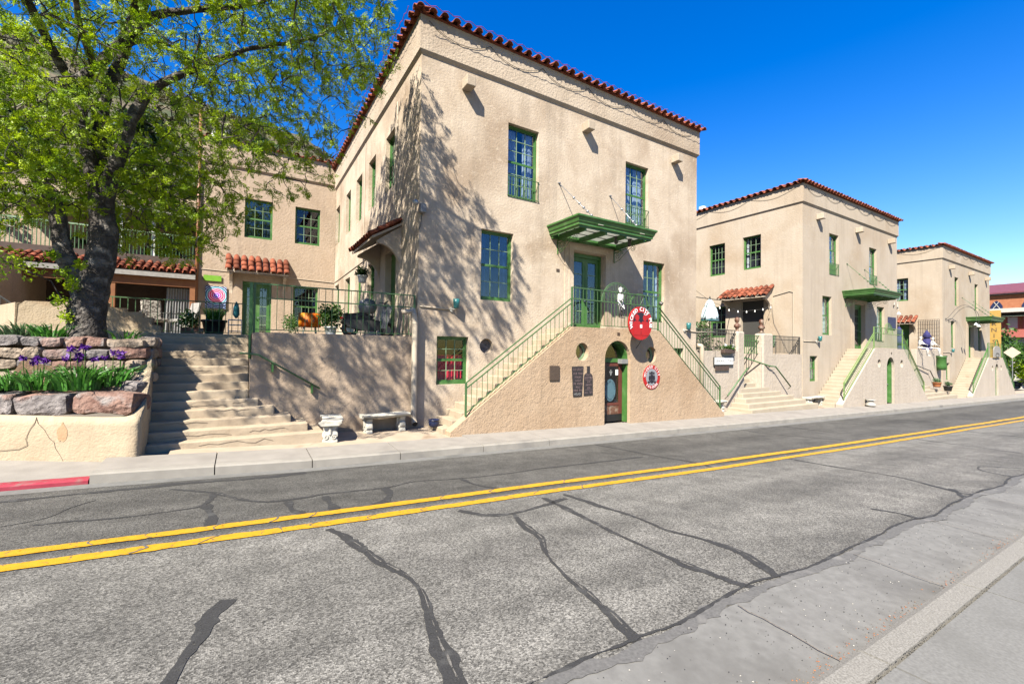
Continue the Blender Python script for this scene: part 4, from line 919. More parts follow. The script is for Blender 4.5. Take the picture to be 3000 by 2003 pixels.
# drink menu boards: tumbler and bottle
t = thing('menu_board', 'tumbler-shaped black chalk menu board on the stair wall', 'sign', (0,9.70,0), 0, 'chalk menu boards')
MB().slab([(8.03,-1.28),(8.34,-1.27),(8.39,-.42),(7.97,-.43)], [], (0,0,0), *FR, .02).build('board', M['chalk'], t)
tx = MB()
for i, (s_, z) in enumerate((('ON DRAFT',-.54),('FOUR PEAKS',-.655),('PERONI',-.755),('LAGER',-.85),('THE HOPPER',-.945),('MULE',-1.04),('WINE BAR',-1.13))): text_line(tx, s_, 8.19, z, -.004, .10 if i == 0 else .078, .46 if len(s_) > 7 else .55, .003, .75, .06)
tx.build('lettering', M['chalktext'], t)
tx = MB(); text_line(tx, 'MEAD', 8.17, -1.235, -.004, .085, .72, .003); tx.build('lettering', M['chalkwhite'], t)
t = thing('menu_board', 'bottle-shaped black chalk menu board on the stair wall', 'sign', (0,9.70,0), 0, 'chalk menu boards')
MB().slab([(8.42,-1.26),(8.75,-1.25),(8.74,-.72),(8.71,-.66),(8.63,-.61),(8.63,-.42),(8.535,-.42),(8.535,-.61),(8.45,-.66),(8.42,-.73)], [], (0,0,0), *FR, .02).build('board', M['chalk'], t)
tx = MB()
for s_, z in (("DON'T",-.70),('DRINK WINE',-.78),('BIG',-.90),('SMOOTH',-.985),('RED',-1.07),('ALL TAP',-1.20)): text_line(tx, s_, 8.585, z, -.004, .075, .42 if len(s_) > 7 else .55, .003, .75, .06)
tx.build('lettering', M['chalktext'], t)
for z in (-.815,-1.10): MB().box(8.45,8.72,-.005,-.003,z,z+.007).build('underline', M['chalktext'], t)
# general store sign on the middle terrace
t = thing('store_sign', 'white framed GENERAL STORE sign on the middle terrace wall', 'sign', (16.35,10.93,-.5))
MB().box(0,1.32,0,.05,0,.34).build('frame', M['iron'], t); MB().box(.02,1.30,-.004,-.001,.045,.325).build('face', M['white'], t)
tx = MB(); text_line(tx, 'GENERAL STORE', .67, .14, -.007, .13, .72, .003); tx.build('lettering', M['bluepot'], t)
MB().box(.10,1.02,0,.03,-.20,-.03).build('lower_board', M['brownwood'], t)
MB().tube([(.1,.02,.34),(.1,.02,.6)], .006, 4).build('hanger', M['iron'], t); MB().tube([(1.2,.02,.34),(1.2,.02,.6)], .006, 4).build('hanger', M['iron'], t)
# ------------------------------------------------------------------ terrace of house 1
T1 = thing('terrace_wall', 'dappled tan stucco terrace wall with green railing, left of nearest house', 'wall', (0,0,0))
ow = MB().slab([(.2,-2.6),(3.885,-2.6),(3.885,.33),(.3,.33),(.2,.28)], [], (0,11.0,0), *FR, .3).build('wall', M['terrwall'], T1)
MB().box(.2,.5,11.3,14.2,-2.4,.33).build('wall', M['terrwall'], T1)
MB().box(.5,3.89,11.3,22.99,.1,.30).build('terrace_floor', M['concrete'], T1)
rail_run(T1, (.26,11.08,.33), (3.84,11.08,.33), (1.06,.75), 25, 1.06, M['railgreen'], True, True, .012)
rail_run(T1, (.26,14.1,.33), (.26,11.1,.33), (1.06,.75), 30, 1.06, M['railgreen'], True, False, .02)
MB().slab(rect(0,.95,0,1.02), [], (0,0,0), *FR, .02).build('gate_leaf', M['green'], T1, loc=(.20,12.95,.36)).rotation_euler = (0,0,R(-88))
MB().box(.16,.22,11.0,11.06,-.25,1.40).build('gate_post', M['green'], T1)
hr = thing('handrail', 'short green handrail fixed low on the terrace wall beside wide steps', 'handrail')
MB().tube([(.02,11.0,-.13),(.12,10.9,-.13),(.35,10.9,-.16),(1.58,10.9,-.92)], .02, 8).build('rail', M['railgreen'], hr, True)
for x, z in ((.62,-.33),(1.42,-.82)): MB().box(x-.02,x+.02,10.905,10.995,z-.20,z+.0).build('bracket', M['green'], hr)
# wide steps up to the terrace
W = thing('wide_steps', 'broad worn tan concrete steps climbing to the terrace', 'steps')
xr_ = [1.54,1.26,.96,.66,.37]+[.195]*9
ztop = [-1.73,-1.565,-1.41,-1.245,-1.085,-.92,-.76,-.595,-.43,-.265,-.10,.066,.235,.33]
for i in range(14):
    yf = 9.92+.25*i; xl = -1.36-.03*i; xr = xr_[i]
    if i < 5:
        bx = MB().box(xl, xr, yf, 10.995, ztop[i]-(.8 if i == 0 else .4), ztop[i]); bx.box(xl, .195, 10.996, yf+.55 if yf+.55 > 11.05 else 11.05, ztop[i]-.4, ztop[i]-.001)
    else: bx = MB().box(xl, xr, yf, yf+.6, ztop[i]-.4, ztop[i])
    if i == 13: bx = MB().box(-4.5, xr, yf, 22.9, -.3, .32)
    bx.build('step', M['step'], W, bevel=.022)
for k, (i, xa, xb, za) in enumerate(((1,-1.2,-.1,.05),(1,.2,.9,.06),(2,-1.25,-.5,.10),(4,-.9,-.2,.04),(4,-.1,.3,.08),(8,-1.0,-.5,.06),(10,-1.3,-.6,.05),(10,-.5,.1,.09),(0,-.6,.6,.08),(3,-.4,.2,.12))):
    pts = []; n = 9; zb = ztop[i]-.165; yf = 9.92+.25*i-.004
    for q in range(n): pts.append((xa+(xb-xa)*q/(n-1), yf, zb+za+.03*noise.noise(Vector((q*1.9+k*7,k,0)))*2+.02*(q % 2)))
    mb = MB()
    for a_, b_ in zip(pts[:-1], pts[1:]): mb.bar(a_, b_, .006, .0045*random.uniform(.4,1.2))
    mb.build('crack', M['crackdark'], W)
TF = thing('top_railing', 'thin green railing across the terrace behind the wide steps', 'railing')
rail_run(TF, (-2.85,14.5,.33), (.1,14.5,.33), (.88,), 20, .88, M['railgreen'], True, True, .016)
# downpipe at the house corner
t = thing('downpipe', 'fat cream downpipe at the nearest house front corner', 'pipe', (3.78,10.84,0))
MB().tube([(-.02,.16,1.0),(-.06,0,.98),(-.03,0,.88),(0,0,.72),(.0,0,-1.7),(.0,-.03,-1.80),(0,-.12,-1.87)], .075, 14, False).build('pipe', M['pipe'], t, True)
MB().tube([(0,-.118,-1.868),(0,-.125,-1.872)], .062, 12).build('mouth', M['black'], t)
MB().tube([(0,.0,.70),(0,.0,.64)], .083, 14).build('collar', M['pipe'], t); MB().tube([(-.35,.0,.93),(-.05,0,.96)], .06, 12).build('inlet', M['pipe'], t, True)
t = thing('downpipe', 'white downpipe at the nearest house right corner behind the stair rail', 'pipe', (15.42,10.84,0))
MB().tube([(-.15,.1,.30),(-.05,0,.28),(0,0,.1),(0,0,-2.1)], .09, 12).build('pipe', M['pipe'], t, True)
# wall lamps: turquoise cups on conduit
def sconce(x, y, z, pts, lab):
    t = thing('wall_lamp', lab, 'lamp', (x,y,z), 0, 'turquoise cup wall lamps')
    MB().lathe([(.055,-.15),(.075,-.13),(.085,.0),(.09,.10),(.075,.10),(.06,-.10)], 16, (0,-.15,.02)).build('cup', M['teal'], t, True)
    MB().lathe([(.06,-.03),(.06,.02)], 10).build('junction_box', M['offwhite'], t, loc=(-.08,-.02,-.16)).rotation_euler = (R(90),0,0)
    MB().tube([(-.08,-.03,-.16),(-.04,-.12,-.15),(0,-.15,-.13)], .02, 6).build('arm', M['offwhite'], t, True)
    MB().tube([(p[0]-x,p[1]-y,p[2]-z) for p in pts], .022, 6).build('conduit', M['pipe'], t, True)
sconce(4.92,11,1.24,[(3.95,10.98,1.12),(4.84,10.98,1.08)],'turquoise cup lamp left on the nearest house front')
sconce(14.62,11,1.02,[(14.54,10.98,.86),(15.3,10.98,.82),(16.5,11.02,.86)],'turquoise cup lamp right on the nearest house front')
sconce(24.98,11,.80,[(23.6,10.98,.66),(24.9,10.98,.64)],'turquoise cup lamp on the middle house front')
sconce(45.46,11,.42,[(43.8,10.98,.27),(45.4,10.98,.26)],'turquoise cup lamp on the farthest house front')
# security light on the corner
t = thing('security_light', 'grey security light on the nearest house front corner', 'lamp', (3.93,10.98,3.70))
MB().box(-.06,.10,-.16,-.0,-.18,.05).build('housing', M['grey'], t, bevel=.02); MB().lathe([(.04,0),(.07,.04),(.07,.12),(.05,.14)], 12).build('head', M['steel'], t, True, loc=(-.14,-.10,.05)).rotation_euler = (R(100),0,R(-40))
MB().tube([(.03,-.01,-.18),(.0,-.01,-.5),(-.05,-.01,-.62)], .01, 5).build('cable', M['iron'], t)
# floodlight on the landing rail
o = MB().lathe([(.03,0),(.06,.02),(.07,.10),(.06,.12)], 10).build('spot_lamp', M['iron']); o.location = (11.6,9.72,1.62); o.rotation_euler = (R(120),0,R(30)); tag(o, 'small dark spot lamp clamped to the landing rail corner', 'lamp')
# ------------------------------------------------------------------ benches
def bench(lab, loc, rz, ln, h=.44):
    t = thing('stone_bench', lab, 'bench', loc, rz, 'pale cast stone benches')
    mb = MB(); n = 9; ys = (-.19,.19)
    prof = [(-.20,h-.035),(-.215,h-.02),(-.21,h),(.21,h),(.215,h-.02),(.20,h-.035),(.17,h-.07),(-.17,h-.07)]
    m = len(prof)
    for i in range(n+1):
        x = -ln/2+ln*i/n; cv = .05*(1-(2*i/n-1)**2)
        for y_, z_ in prof: mb.v.append((x, y_-cv, z_))
    for i in range(n):
        for k in range(m): k2 = (k+1) % m; mb.f.append((i*m+k, (i+1)*m+k, (i+1)*m+k2, i*m+k2))
    mb.f.append(tuple(range(m))[::-1]); mb.f.append(tuple(n*m+k for k in range(m)))
    mb.build('seat', M['benchstone'], t, bevel=.01)
    for x in (-ln/2+.16, ln/2-.16):
        p = [(-.15,0),(.15,0),(.15,.05),(.12,.08),(.155,.14),(.15,.2),(.10,.25),(.12,.3),(.165,h-.085),(-.165,h-.085),(-.12,.3),(-.10,.25),(-.15,.2),(-.155,.14),(-.12,.08),(-.15,.05)]
        lg = MB().slab(p, [], (x-.07,0,0), (0,1,0), (0,0,1), (-1,0,0), .14).build('leg', M['benchstone'], t, bevel=.012)
        sc_ = MB()
        for sx in (x-.078, x+.078):
            for yy in (-.08,.08): sc_.tube(spiral((sx,yy,.115), .055, 1.4, 1, (0,1 if yy > 0 else -1,0), (0,0,1)), .012, 6)
            sc_.tube([(sx,0,.17),(sx,0,.33)], .03, 8)
        sc_.build('carving', M['benchstone'], lg)
bench('pale stone bench seen end-on beside the wide steps', (1.72,10.28,zwalk(1.7,10.3)-.01), R(80), 1.05)
bench('pale stone bench standing against the terrace wall near the downpipe', (3.03,10.74,zwalk(3,10.7)-.01), R(2), 1.12)
bench('stone bench against the middle terrace wall beside the cream stairs', (24.0,10.7,zwalk(24,10.7)-.01), 0, 1.3)
bench('stone bench half hidden behind the nearest stair foot', (16.0,10.7,zwalk(16,10.7)-.01), 0, 1.1)
def potshape(r, h, rim=.02): return [(r*.72,0),(r*.8,h*.3),(r*.95,h*.85),(r*1.05,h*.86),(r*1.05,h),(r*.93,h),(r*.9,h*.9)]
o = MB().lathe([(.09,0),(.13,.05),(.135,.12),(.12,.16),(.14,.17),(.14,.19),(.12,.19),(.10,.12)], 18).build('glazed_bowl', M['bluepot'], None, True); o.location = (4.18,10.45,-1.93); tag(o, 'dark blue glazed bowl on the foot of the nearest stairs', 'pot')
def blades(mb_q, c, n, h, spread, w, lean=.5):
    """sword leaves as bent strips -> list of quads"""
    for i in range(n):
        a = random.uniform(0, 2*math.pi); r_ = spread*math.sqrt(random.random()); x, y = c[0]+r_*math.cos(a)*.7, c[1]+r_*math.sin(a)*.7
        hh = h*random.uniform(.6, 1.05); le = lean*random.uniform(.1, 1.1)*hh; ux, uy = math.cos(a), math.sin(a); b = random.uniform(0, math.pi); wx, wy = math.cos(b)*w, math.sin(b)*w
        prev = None; K = 4
        for k in range(K+1):
            s = k/K; p = (x+ux*le*s*s, y+uy*le*s*s, c[2]+hh*(s-.28*lean*s*s*s)); ww = (1-.92*s**2.2)
            cur = ((p[0]-wx*ww, p[1]-wy*ww, p[2]), (p[0]+wx*ww, p[1]+wy*ww, p[2]))
            if prev: mb_q += [prev[0], prev[1], cur[1], cur[0]]
            prev = cur
def plant_blades(name, lab, cat, c, n, h, spread, w, m, lean=.5, group=None):
    t = thing(name, lab, cat, c, 0, group); q = []; blades(q, (0,0,0), n, h, spread, w, lean); quads('leaves', np.array(q), m, t); return t
def potted(lab, c, r, h, pm, lm, lr, per, group=None, cat='plant', lsize=.05, flat=1.0, grass=False):
    t = thing('potted_plant', lab, cat, c, 0, group)
    MB().lathe(potshape(r, h), 18).build('pot', pm, t, True); MB().lathe([(r*.9,0),(r*.88,.01)], 14, (0,0,h*.9)).build('soil', M['soil'], t)
    if grass: q = []; blades(q, (0,0,h*.9), per, lr*1.6, r*.9, .008, .6); quads('foliage', np.array(q), lm, t)
    else: leaf_cloud('foliage', [(random.gauss(0,lr*.35), random.gauss(0,lr*.35), h+lr*random.uniform(.2,1.1), lr*.6) for _ in range(9)], lm, per//9, lsize, t, flat=flat); MB().tube([(0,0,h*.9),(.02,0,h+lr)], .012, 5).build('stem', M['twig'], t)
    return t
# things standing on the terrace
zt_ = .31
potted('bushy green shrub in a white pot behind the terrace railing', (2.05,12.5,zt_), .16, .26, M['white'], M['leafmid'], .42, 900, 'terrace pot plants')
potted('grassy plant in a large black tub at the top of the wide steps', (-.62,14.95,.33), .30, .42, M['black'], M['iris'], .30, 320, 'terrace pot plants', grass=True)
potted('low leafy plant left of the large black tub', (-1.15,15.0,.33), .14, .2, M['terracotta'], M['leafmid'], .35, 500, 'terrace pot plants')
potted('tall thin cactus-like plant standing left of the rear wing window', (1.75,20.5,zt_), .14, .3, M['terracotta'], M['leafmid'], .5, 600, 'terrace pot plants')
potted('red flowering plant against the side wall of the nearest house', (3.3,16.4,zt_), .18, .5, M['terracotta'], M['signred'], .22, 260, 'terrace pot plants')
potted('hanging plant in a white pot on the side wall of nearest house', (3.45,15.2,2.2), .16, .24, M['white'], M['leafmid'], .2, 400, 'terrace pot plants')
t = thing('drum_lamp', 'glow-painted orange drum shade on short legs behind the terrace railing', 'drum', (1.62,13.2,zt_))
MB().lathe([(.285,.26),(.285,.63),(.275,.63),(.275,.27)], 28).build('shade', PM('drumshade', (1.5,.16,.01), (1.75,.85,.03), 3.2, .6, trans=.4, coord='OBJ'), t, True)  # glow in the sun is put into the bright orange-yellow colour
for k in range(4): MB().tube([(.20*math.cos(k*1.57+.7),.20*math.sin(k*1.57+.7),.27),(.24*math.cos(k*1.57+.7),.24*math.sin(k*1.57+.7),0)], .02, 6).build('leg', M['offwhite'], t)
m_ = MB()
for a in (-1.9,-1.35):
    bx_, by_ = .288*math.cos(a), .288*math.sin(a); m_.add([(bx_-.03,by_,.42),(bx_+.035,by_-.002,.50),(bx_+.012,by_-.002,.44),(bx_+.015,by_,.36),(bx_-.005,by_-.001,.41),(bx_-.045,by_,.47)], [(0,1,2),(0,2,3,4),(0,4,5)])
m_.build('painted_bird', M['iron'], t)
# covered scooter: seat, body, wheels, handlebar
t = thing('motor_scooter', 'dark motor scooter parked behind the terrace railing', 'scooter', (3.0,12.2,zt_), R(8)); t.scale = (.88,)*3
for x in (-.62,.55):
    wh = MB().tube([(x+.20*math.cos(2*math.pi*k/18),0,.24+.20*math.sin(2*math.pi*k/18)) for k in range(19)], .055, 8, False).build('wheel', M['black'], t, True); MB().lathe([(.12,-.04),(.12,.04)], 12).build('hub', M['steel'], wh, loc=(x,0,.24)).rotation_euler = (R(90),0,0)
MB().slab([(-.85,.42),(-.75,.30),(-.3,.22),(.25,.22),(.36,.34),(.30,.50),(-.1,.56),(-.45,.60),(-.8,.55)], [], (0,-.14,0), *FR, .28).build('body', M['iron'], t, bevel=.05)
MB().slab([(-.78,.56),(-.4,.61),(-.02,.57),(.04,.63),(-.35,.70),(-.76,.67)], [], (0,-.15,0), *FR, .30).build('seat', M['black'], t, bevel=.04)
MB().slab([(.30,.30),(.44,.30),(.62,.95),(.52,1.0)], [], (0,-.16,0), *FR, .32).build('leg_shield', M['grey'], t, bevel=.03)
MB().tube([(.56,0,.24),(.50,0,.8),(.46,0,1.08)], .028, 8).build('fork', M['iron'], t); MB().tube([(.42,-.32,1.12),(.46,0,1.08),(.42,.32,1.12)], .02, 6).build('handlebar', M['black'], t)
MB().box(-.88,-.84,-.05,.05,.52,.58).build('tail_lamp', M['signred'], t)
# two patio chairs at the top of the steps
def chair(lab, loc, rz, cush):
    t = thing('patio_chair', lab, 'chair', loc, rz, 'patio chairs on the terrace')
    MB().box(-.24,.24,-.24,.24,.36,.46).build('seat', cush, t, bevel=.03); b = MB().box(-.24,.24,-.04,.05,0,.58).build('backrest', cush, t, bevel=.04, loc=(0,.24,.42)); b.rotation_euler = (R(-14),0,0)
    for x in (-.27,.27):
        for y_ in (-.22,.24): MB().tube([(x,y_,0),(x,y_,.62)], .014, 6).build('leg', M['iron'], t)
        MB().tube([(x,-.24,.62),(x,.3,.64)], .018, 6).build('armrest', M['iron'], t)
M['stripe'] = PM('stripe', (.55,.50,.43), (.16,.13,.11), 22, .9, contrast=(.48,.52), detail=0)
chair('striped cushioned patio chair at the top of the wide steps', (-2.05,16.0,.33), R(25), M['stripe'])
chair('grey patio chair with bags hung on it beside the striped chair', (-1.45,16.1,.33), R(-60), M['greywood'])
t = thing('tote_bag', 'pale tote bag hanging on the grey patio chair', 'bag', (-1.28,15.75,.5)); MB().box(-.13,.13,-.03,.03,0,.34).build('body', M['offwhite'], t, bevel=.02); MB().tube([(-.09,0,.34),(-.05,0,.55),(.05,0,.55),(.09,0,.34)], .008, 5).build('strap', M['offwhite'], t)
t = thing('folding_stool', 'white wire stool with a blue umbrella beside the green gate', 'stool', (-.12,14.9,.33))
for x in (-.16,.16):
    for y_ in (-.14,.14): MB().tube([(x,y_,0),(x,y_,.45)], .012, 5).build('leg', M['white'], t)
for z in (.12,.3,.44): MB().tube([(-.16,-.14,z),(.16,-.14,z),(.16,.14,z),(-.16,.14,z),(-.16,-.14,z)], .012, 5).build('rung', M['white'], t)
o = MB().lathe([(.015,0),(.03,.02),(.085,.1),(.075,.3),(.035,.42),(.012,.48)], 12, wob=lambda a, j: 1+.12*math.sin(a*5)).build('folded_parasol', M['canvas_teal'], None, True); o.location = (-.10,14.9,.82); tag(o, 'small folded blue parasol standing on the white stool', 'parasol')
o = MB().box(-1.35,-.85,14.62,14.85,.32,.5).build('planter_box', M['wood']); tag(o, 'low wooden planter box at the top of the wide steps', 'box')
# grill on the side wall
t = thing('barbecue', 'grey kettle barbecue on legs against the nearest house side wall', 'barbecue', (3.35,14.0,zt_))
MB().lathe([(.05,.75),(.24,.82),(.28,.98),(.24,1.16),(.06,1.24)], 18).build('bowl', M['grey'], t, True)
for k in range(3): MB().tube([(.15*math.cos(k*2.1),.15*math.sin(k*2.1),.8),(.3*math.cos(k*2.1),.3*math.sin(k*2.1),0)], .015, 6).build('leg', M['iron'], t)
# tapestry and green cloth on the wing
def swirl():
    m = bpy.data.materials.new('swirl'); m.use_nodes = True; N, L = m.node_tree.nodes, m.node_tree.links; b = N['Principled BSDF']; b.inputs['Roughness'].default_value = .9
    tc = N.new('ShaderNodeTexCoord'); mp = N.new('ShaderNodeMapping'); mp.inputs['Location'].default_value = (-.02,0,-.08); L.new(tc.outputs['Object'], mp.inputs[0])
    w = N.new('ShaderNodeTexWave'); w.wave_type = 'RINGS'; w.rings_direction = 'Y'; w.inputs['Scale'].default_value = 4.2; w.inputs['Distortion'].default_value = 7; w.inputs['Detail'].default_value = 3; w.inputs['Detail Scale'].default_value = .6; L.new(mp.outputs[0], w.inputs['Vector'])
    gr = N.new('ShaderNodeTexGradient'); gr.gradient_type = 'SPHERICAL'; mp2 = N.new('ShaderNodeMapping'); mp2.inputs['Scale'].default_value = (2.0,2.0,2.0); L.new(mp.outputs[0], mp2.inputs[0]); L.new(mp2.outputs[0], gr.inputs[0])
    r1 = N.new('ShaderNodeValToRGB'); e = r1.color_ramp.elements; e[0].position = .18; e[0].color = (.012,.03,.11,1); e[1].position = .9; e[1].color = (.06,.04,.5,1)
    for p, c in ((.34,(.02,.22,.26,1)),(.42,(.35,.02,.10,1)),(.6,(.55,.02,.05,1)),(.78,(.30,.02,.25,1))): x = e.new(p); x.color = c
    L.new(gr.outputs[0], r1.inputs[0]); r2 = N.new('ShaderNodeValToRGB'); r2.color_ramp.elements[0].position = .90; r2.color_ramp.elements[1].position = 1.0; L.new(w.outputs['Fac'], r2.inputs[0])
    mx = N.new('ShaderNodeMix'); mx.data_type = 'RGBA'; mx.inputs[7].default_value = (.65,.75,.85,1); L.new(r2.outputs[0], mx.inputs[0]); L.new(r1.outputs[0], mx.inputs[6]); L.new(mx.outputs[2], b.inputs['Base Color']); return m
M['swirl'] = swirl()
o = MB().box(-.38,.38,0,.03,-.48,.48).build('wall_hanging', M['swirl']); o.location = (-.91,22.93,2.13); tag(o, 'square dark blue wall hanging with a red swirl on the rear wing', 'tapestry')
M['lime'] = PM('lime', (.20,.50,.02), (.27,.60,.04), 8, .9)
o = MB().box(-.32,.32,0,.02,-.12,.12).build('cloth_strip', M['lime']); o.location = (-1.05,22.94,2.95); tag(o, 'lime green cloth strip above the swirl wall hanging', 'cloth')
# ------------------------------------------------------------------ skeleton figures
def skeleton(lab, loc, rz, pose, mat, group, trousers=None, scl=1.0):
    t = thing('skeleton_figure', lab, 'skeleton', loc, rz, group); J = {k: Vector(v) for k, v in pose.items()}; t.scale = (scl,)*3
    h = J['head']; MB().lathe([(.03,-.085),(.045,-.075),(.052,-.03),(.068,.015),(.07,.05),(.055,.085),(.02,.10)], 14, h).build('skull', mat, t, True)
    e = MB()
    for s in (-.026,.026): e.lathe([(.016,-.004),(.016,.004)], 8, (0,0,0)); n = len(e.v)-16; e.v[n:] = [(h.x+v[0]+s, h.y-.064+v[2], h.z+.02+v[1]) for v in e.v[n:]]
    e.build('eye_socket', M['black'], t)
    b = MB(); b.tube([J['neck'], J['chest'], J['hip']], .024, 7)
    up = (J['neck']-J['hip']).normalized(); ri = (J['sr']-J['sl']).normalized(); fw = ri.cross(up).normalized()*-1
    for k in range(6):
        c = J['neck'].lerp(J['hip'], .14+.09*k); rr_ = .13-.004*abs(k-2)**2
        b.tube([c+ri*rr_*math.cos(a_)+fw*(-.04+rr_*.75*math.sin(a_))-up*.02*math.sin(a_) for a_ in [math.pi*2*q/14 for q in range(15)]], .012, 5, False)
    b.tube([J['sl'], J['neck'], J['sr']], .02, 6); b.tube([J['hip']-ri*.12+up*.05, J['hip']-ri*.05-up*.04, J['hip']+ri*.05-up*.04, J['hip']+ri*.12+up*.05], .035, 7)
    b.build('ribcage', mat, t, True)
    for s in 'lr':
        MB().tube([J['s'+s], J['e'+s], J['h'+s]], [.026,.024,.018], 7).build('arm', mat, t, True)
        hd = MB()
        for k in range(5): d = (J['h'+s]-J['e'+s]).normalized(); hd.tube([J['h'+s], J['h'+s]+d*(.05+.015*(k in (1,2,3)))+ri*(.018*(k-2))+Vector((0,0,-.02))], .006, 4)
        hd.build('hand', mat, t)
        MB().tube([J['hip']+ri*(.09 if s == 'r' else -.09), J['k'+s], J['f'+s]], [.034,.032,.024], 8).build('leg', trousers or mat, t, True)
        MB().tube([J['f'+s], J['f'+s]+Vector((0,-.14,-.02))], [.026,.018], 6).build('foot', trousers or mat, t, True)
stand = dict(head=(.02,0,.98),neck=(0,.02,.84),chest=(0,.02,.68),hip=(0,0,.44),sl=(-.16,.0,.80),sr=(.16,.0,.80),el=(-.20,.0,.56),er=(.20,-.02,.56),hl=(-.13,-.12,.40),hr=(.12,-.10,.38),kl=(-.09,-.02,.22),kr=(.10,-.03,.22),fl=(-.10,0,.0),fr=(.12,0,.0))
skeleton('pale skeleton figure standing at the nearest landing rail beside the fan ornament', (9.80,9.68,1.05), R(25), stand, M['bone'], 'skeleton figures', M['iron'], .84)
sit = dict(head=(.0,-.10,.74),neck=(0,-.04,.60),chest=(0,.0,.42),hip=(0,.02,.10),sl=(-.17,-.04,.56),sr=(.17,-.04,.56),el=(-.20,-.20,.36),er=(.22,-.22,.38),hl=(.0,-.42,.28),hr=(.15,-.45,.30),kl=(-.10,-.42,.06),kr=(.10,-.42,.06),fl=(-.10,-.42,-.42),fr=(.10,-.46,-.42))
skeleton('white skeleton figure sitting on the far terrace wall nearer the middle house', (38.9,10.95,.45), R(35), sit, M['bone'], 'skeleton figures')
skeleton('white skeleton figure sitting beside the blue umbrella on far terrace wall', (41.2,10.95,.45), R(35), sit, M['bone'], 'skeleton figures')
# ------------------------------------------------------------------ parasols
def parasol(lab, loc, h0, h1, r, m, m2=None, group=None, pole_from=0, tiers=1):
    t = thing('patio_umbrella', lab, 'umbrella', loc, 0, group); MB().tube([(0,0,pole_from),(0,0,h1+.08)], .022, 8).build('pole', M['brownwood'], t)
    H = h1-h0; wob = lambda a, j: 1+.16*math.sin(a*6)*(1 if j < 4 else .3)
    if tiers == 1: MB().lathe([(r*.55,h0+.08*H),(r,h0),(r*.95,h0+.25*H),(r*.75,h0+.55*H),(r*.62,h0+.66*H),(r*.66,h0+.68*H),(r*.42,h0+.85*H),(.02,h1)], 24, wob=wob).build('canopy', m, t, True)
    else: MB().lathe([(r*.5,h0),(r*.8,h0+.02*H),(r*.9,h0+.2*H),(r*.65,h0+.34*H),(r*.6,h0+.35*H),(r*1.1,h0+.37*H),(r*.9,h0+.5*H),(r*.55,h0+.68*H),(r*.45,h0+.69*H),(r*.9,h0+.71*H),(r*.5,h0+.88*H),(.02,h1)], 24, wob=wob).build('canopy', m, t, True)
    if m2: MB().lathe([(r*.98,h0+.01),(r*1.0,h0+.05),(r*.9,h0+.05),(r*.5,h0+.03)], 24, wob=lambda a, j: 1+.16*math.sin(a*6)).build('valance', m2, t, True)
    MB().lathe([(.03,0),(.04,.05),(.01,.12)], 8, (0,0,h1)).build('finial', M['iron'], t)
parasol('closed white patio umbrella with teal folds on middle terrace', (18.2,12.4,.1), 1.35, 2.38, .34, M['canvas_white'], M['canvas_teal'], 'closed patio umbrellas')
parasol('closed navy blue umbrella in front of the far awning', (37.6,11.6,-.3), .4, 2.25, .30, M['canvas_blue'], None, 'closed patio umbrellas', tiers=3)
parasol('closed navy blue umbrella in front of the wire trellis', (42.4,11.5,-.3), .4, 2.15, .32, M['canvas_blue'], None, 'closed patio umbrellas', tiers=3)
# ------------------------------------------------------------------ middle terrace
T2 = thing('terrace_wall', 'cream terrace wall with piers and dark green railings, middle house', 'wall')
wm = M['stairwall2']
MB().box(15.3,18.1,11.0,11.3,-2.9,.10).build('wall', wm, T2); MB().box(18.1,18.62,11.0,11.42,-2.9,.95).build('pier', wm, T2, bevel=.07)
MB().box(20.05,20.9,11.0,11.42,-2.9,.92).build('pier', wm, T2, bevel=.07); MB().box(20.9,23.55,11.03,11.3,-2.9,.0).build('wall', wm, T2)
MB().box(19.98,20.06,11.05,14.2,-2.9,.3).build('wall', wm, T2); MB().box(18.56,18.61,11.3,14.2,-2.9,.1).build('wall', wm, T2)
MB().box(15.3,18.5,11.3,22,-.3,-.02).build('terrace_floor', M['concrete'], T2); MB().box(20.0,23.54,11.3,22,-.3,-.05).build('terrace_floor', M['concrete'], T2); MB().box(18.5,20.0,13.6,22,-.3,-.04).build('terrace_floor', M['concrete'], T2)
rail_run(T2, (15.4,11.1,.10), (18.1,11.1,.10), (.88,.74), 26, .88, M['iron'], True, False, .018); rail_run(T2, (20.95,11.12,.0), (23.5,11.12,.0), (.84,.68), 22, .84, M['iron'], False, True, .018)
rail_run(T2, (18.62,11.2,-.05), (20.05,11.2,-.05), (.86,.62), 9, .86, M['green'], False, False, .02)
W2 = thing('terrace_steps', 'cream pyramid steps up to the middle terrace gate', 'steps')
n = 13; zb = -2.42; ri_ = (0-.05-zb)/n
for i in range(n):
    yf = 9.95+.27*i; z1 = zb+ri_*(i+1)
    if i < 5: x0, x1 = 17.35+.24*i, 22.75-.55*i
    else: x0, x1 = 18.63, 19.97
    if i < 5: MB().box(x0, x1, yf, 10.99, z1-.5, z1).build('step', M['step2'], W2, bevel=.02)
    if yf+.27 > 11.02: MB().box(18.63, 19.97, max(yf, 11.02), yf+.6, z1-.45, z1-.002).build('step', M['step2'], W2, bevel=.02)
for lab, pts in (('dark green handrail sloping down left of the middle terrace steps', [(18.7,10.9,-.62),(18.55,10.86,-.66),(16.9,10.7,-1.72)]), ('dark green handrail sloping down right of the middle terrace steps', [(18.7,11.6,-.02),(20.4,10.9,-.55),(20.8,10.85,-.58),(21.9,10.75,-1.5)])):
    h_ = thing('handrail', lab, 'handrail'); MB().tube(pts, .03, 8).build('rail', M['railgreen'], h_, True)
    for p in (pts[1], pts[-1]): MB().tube([(p[0],p[1],p[2]-.02),(p[0],p[1]+.12,p[2]-.14)], .016, 6).build('bracket', M['iron'], h_)
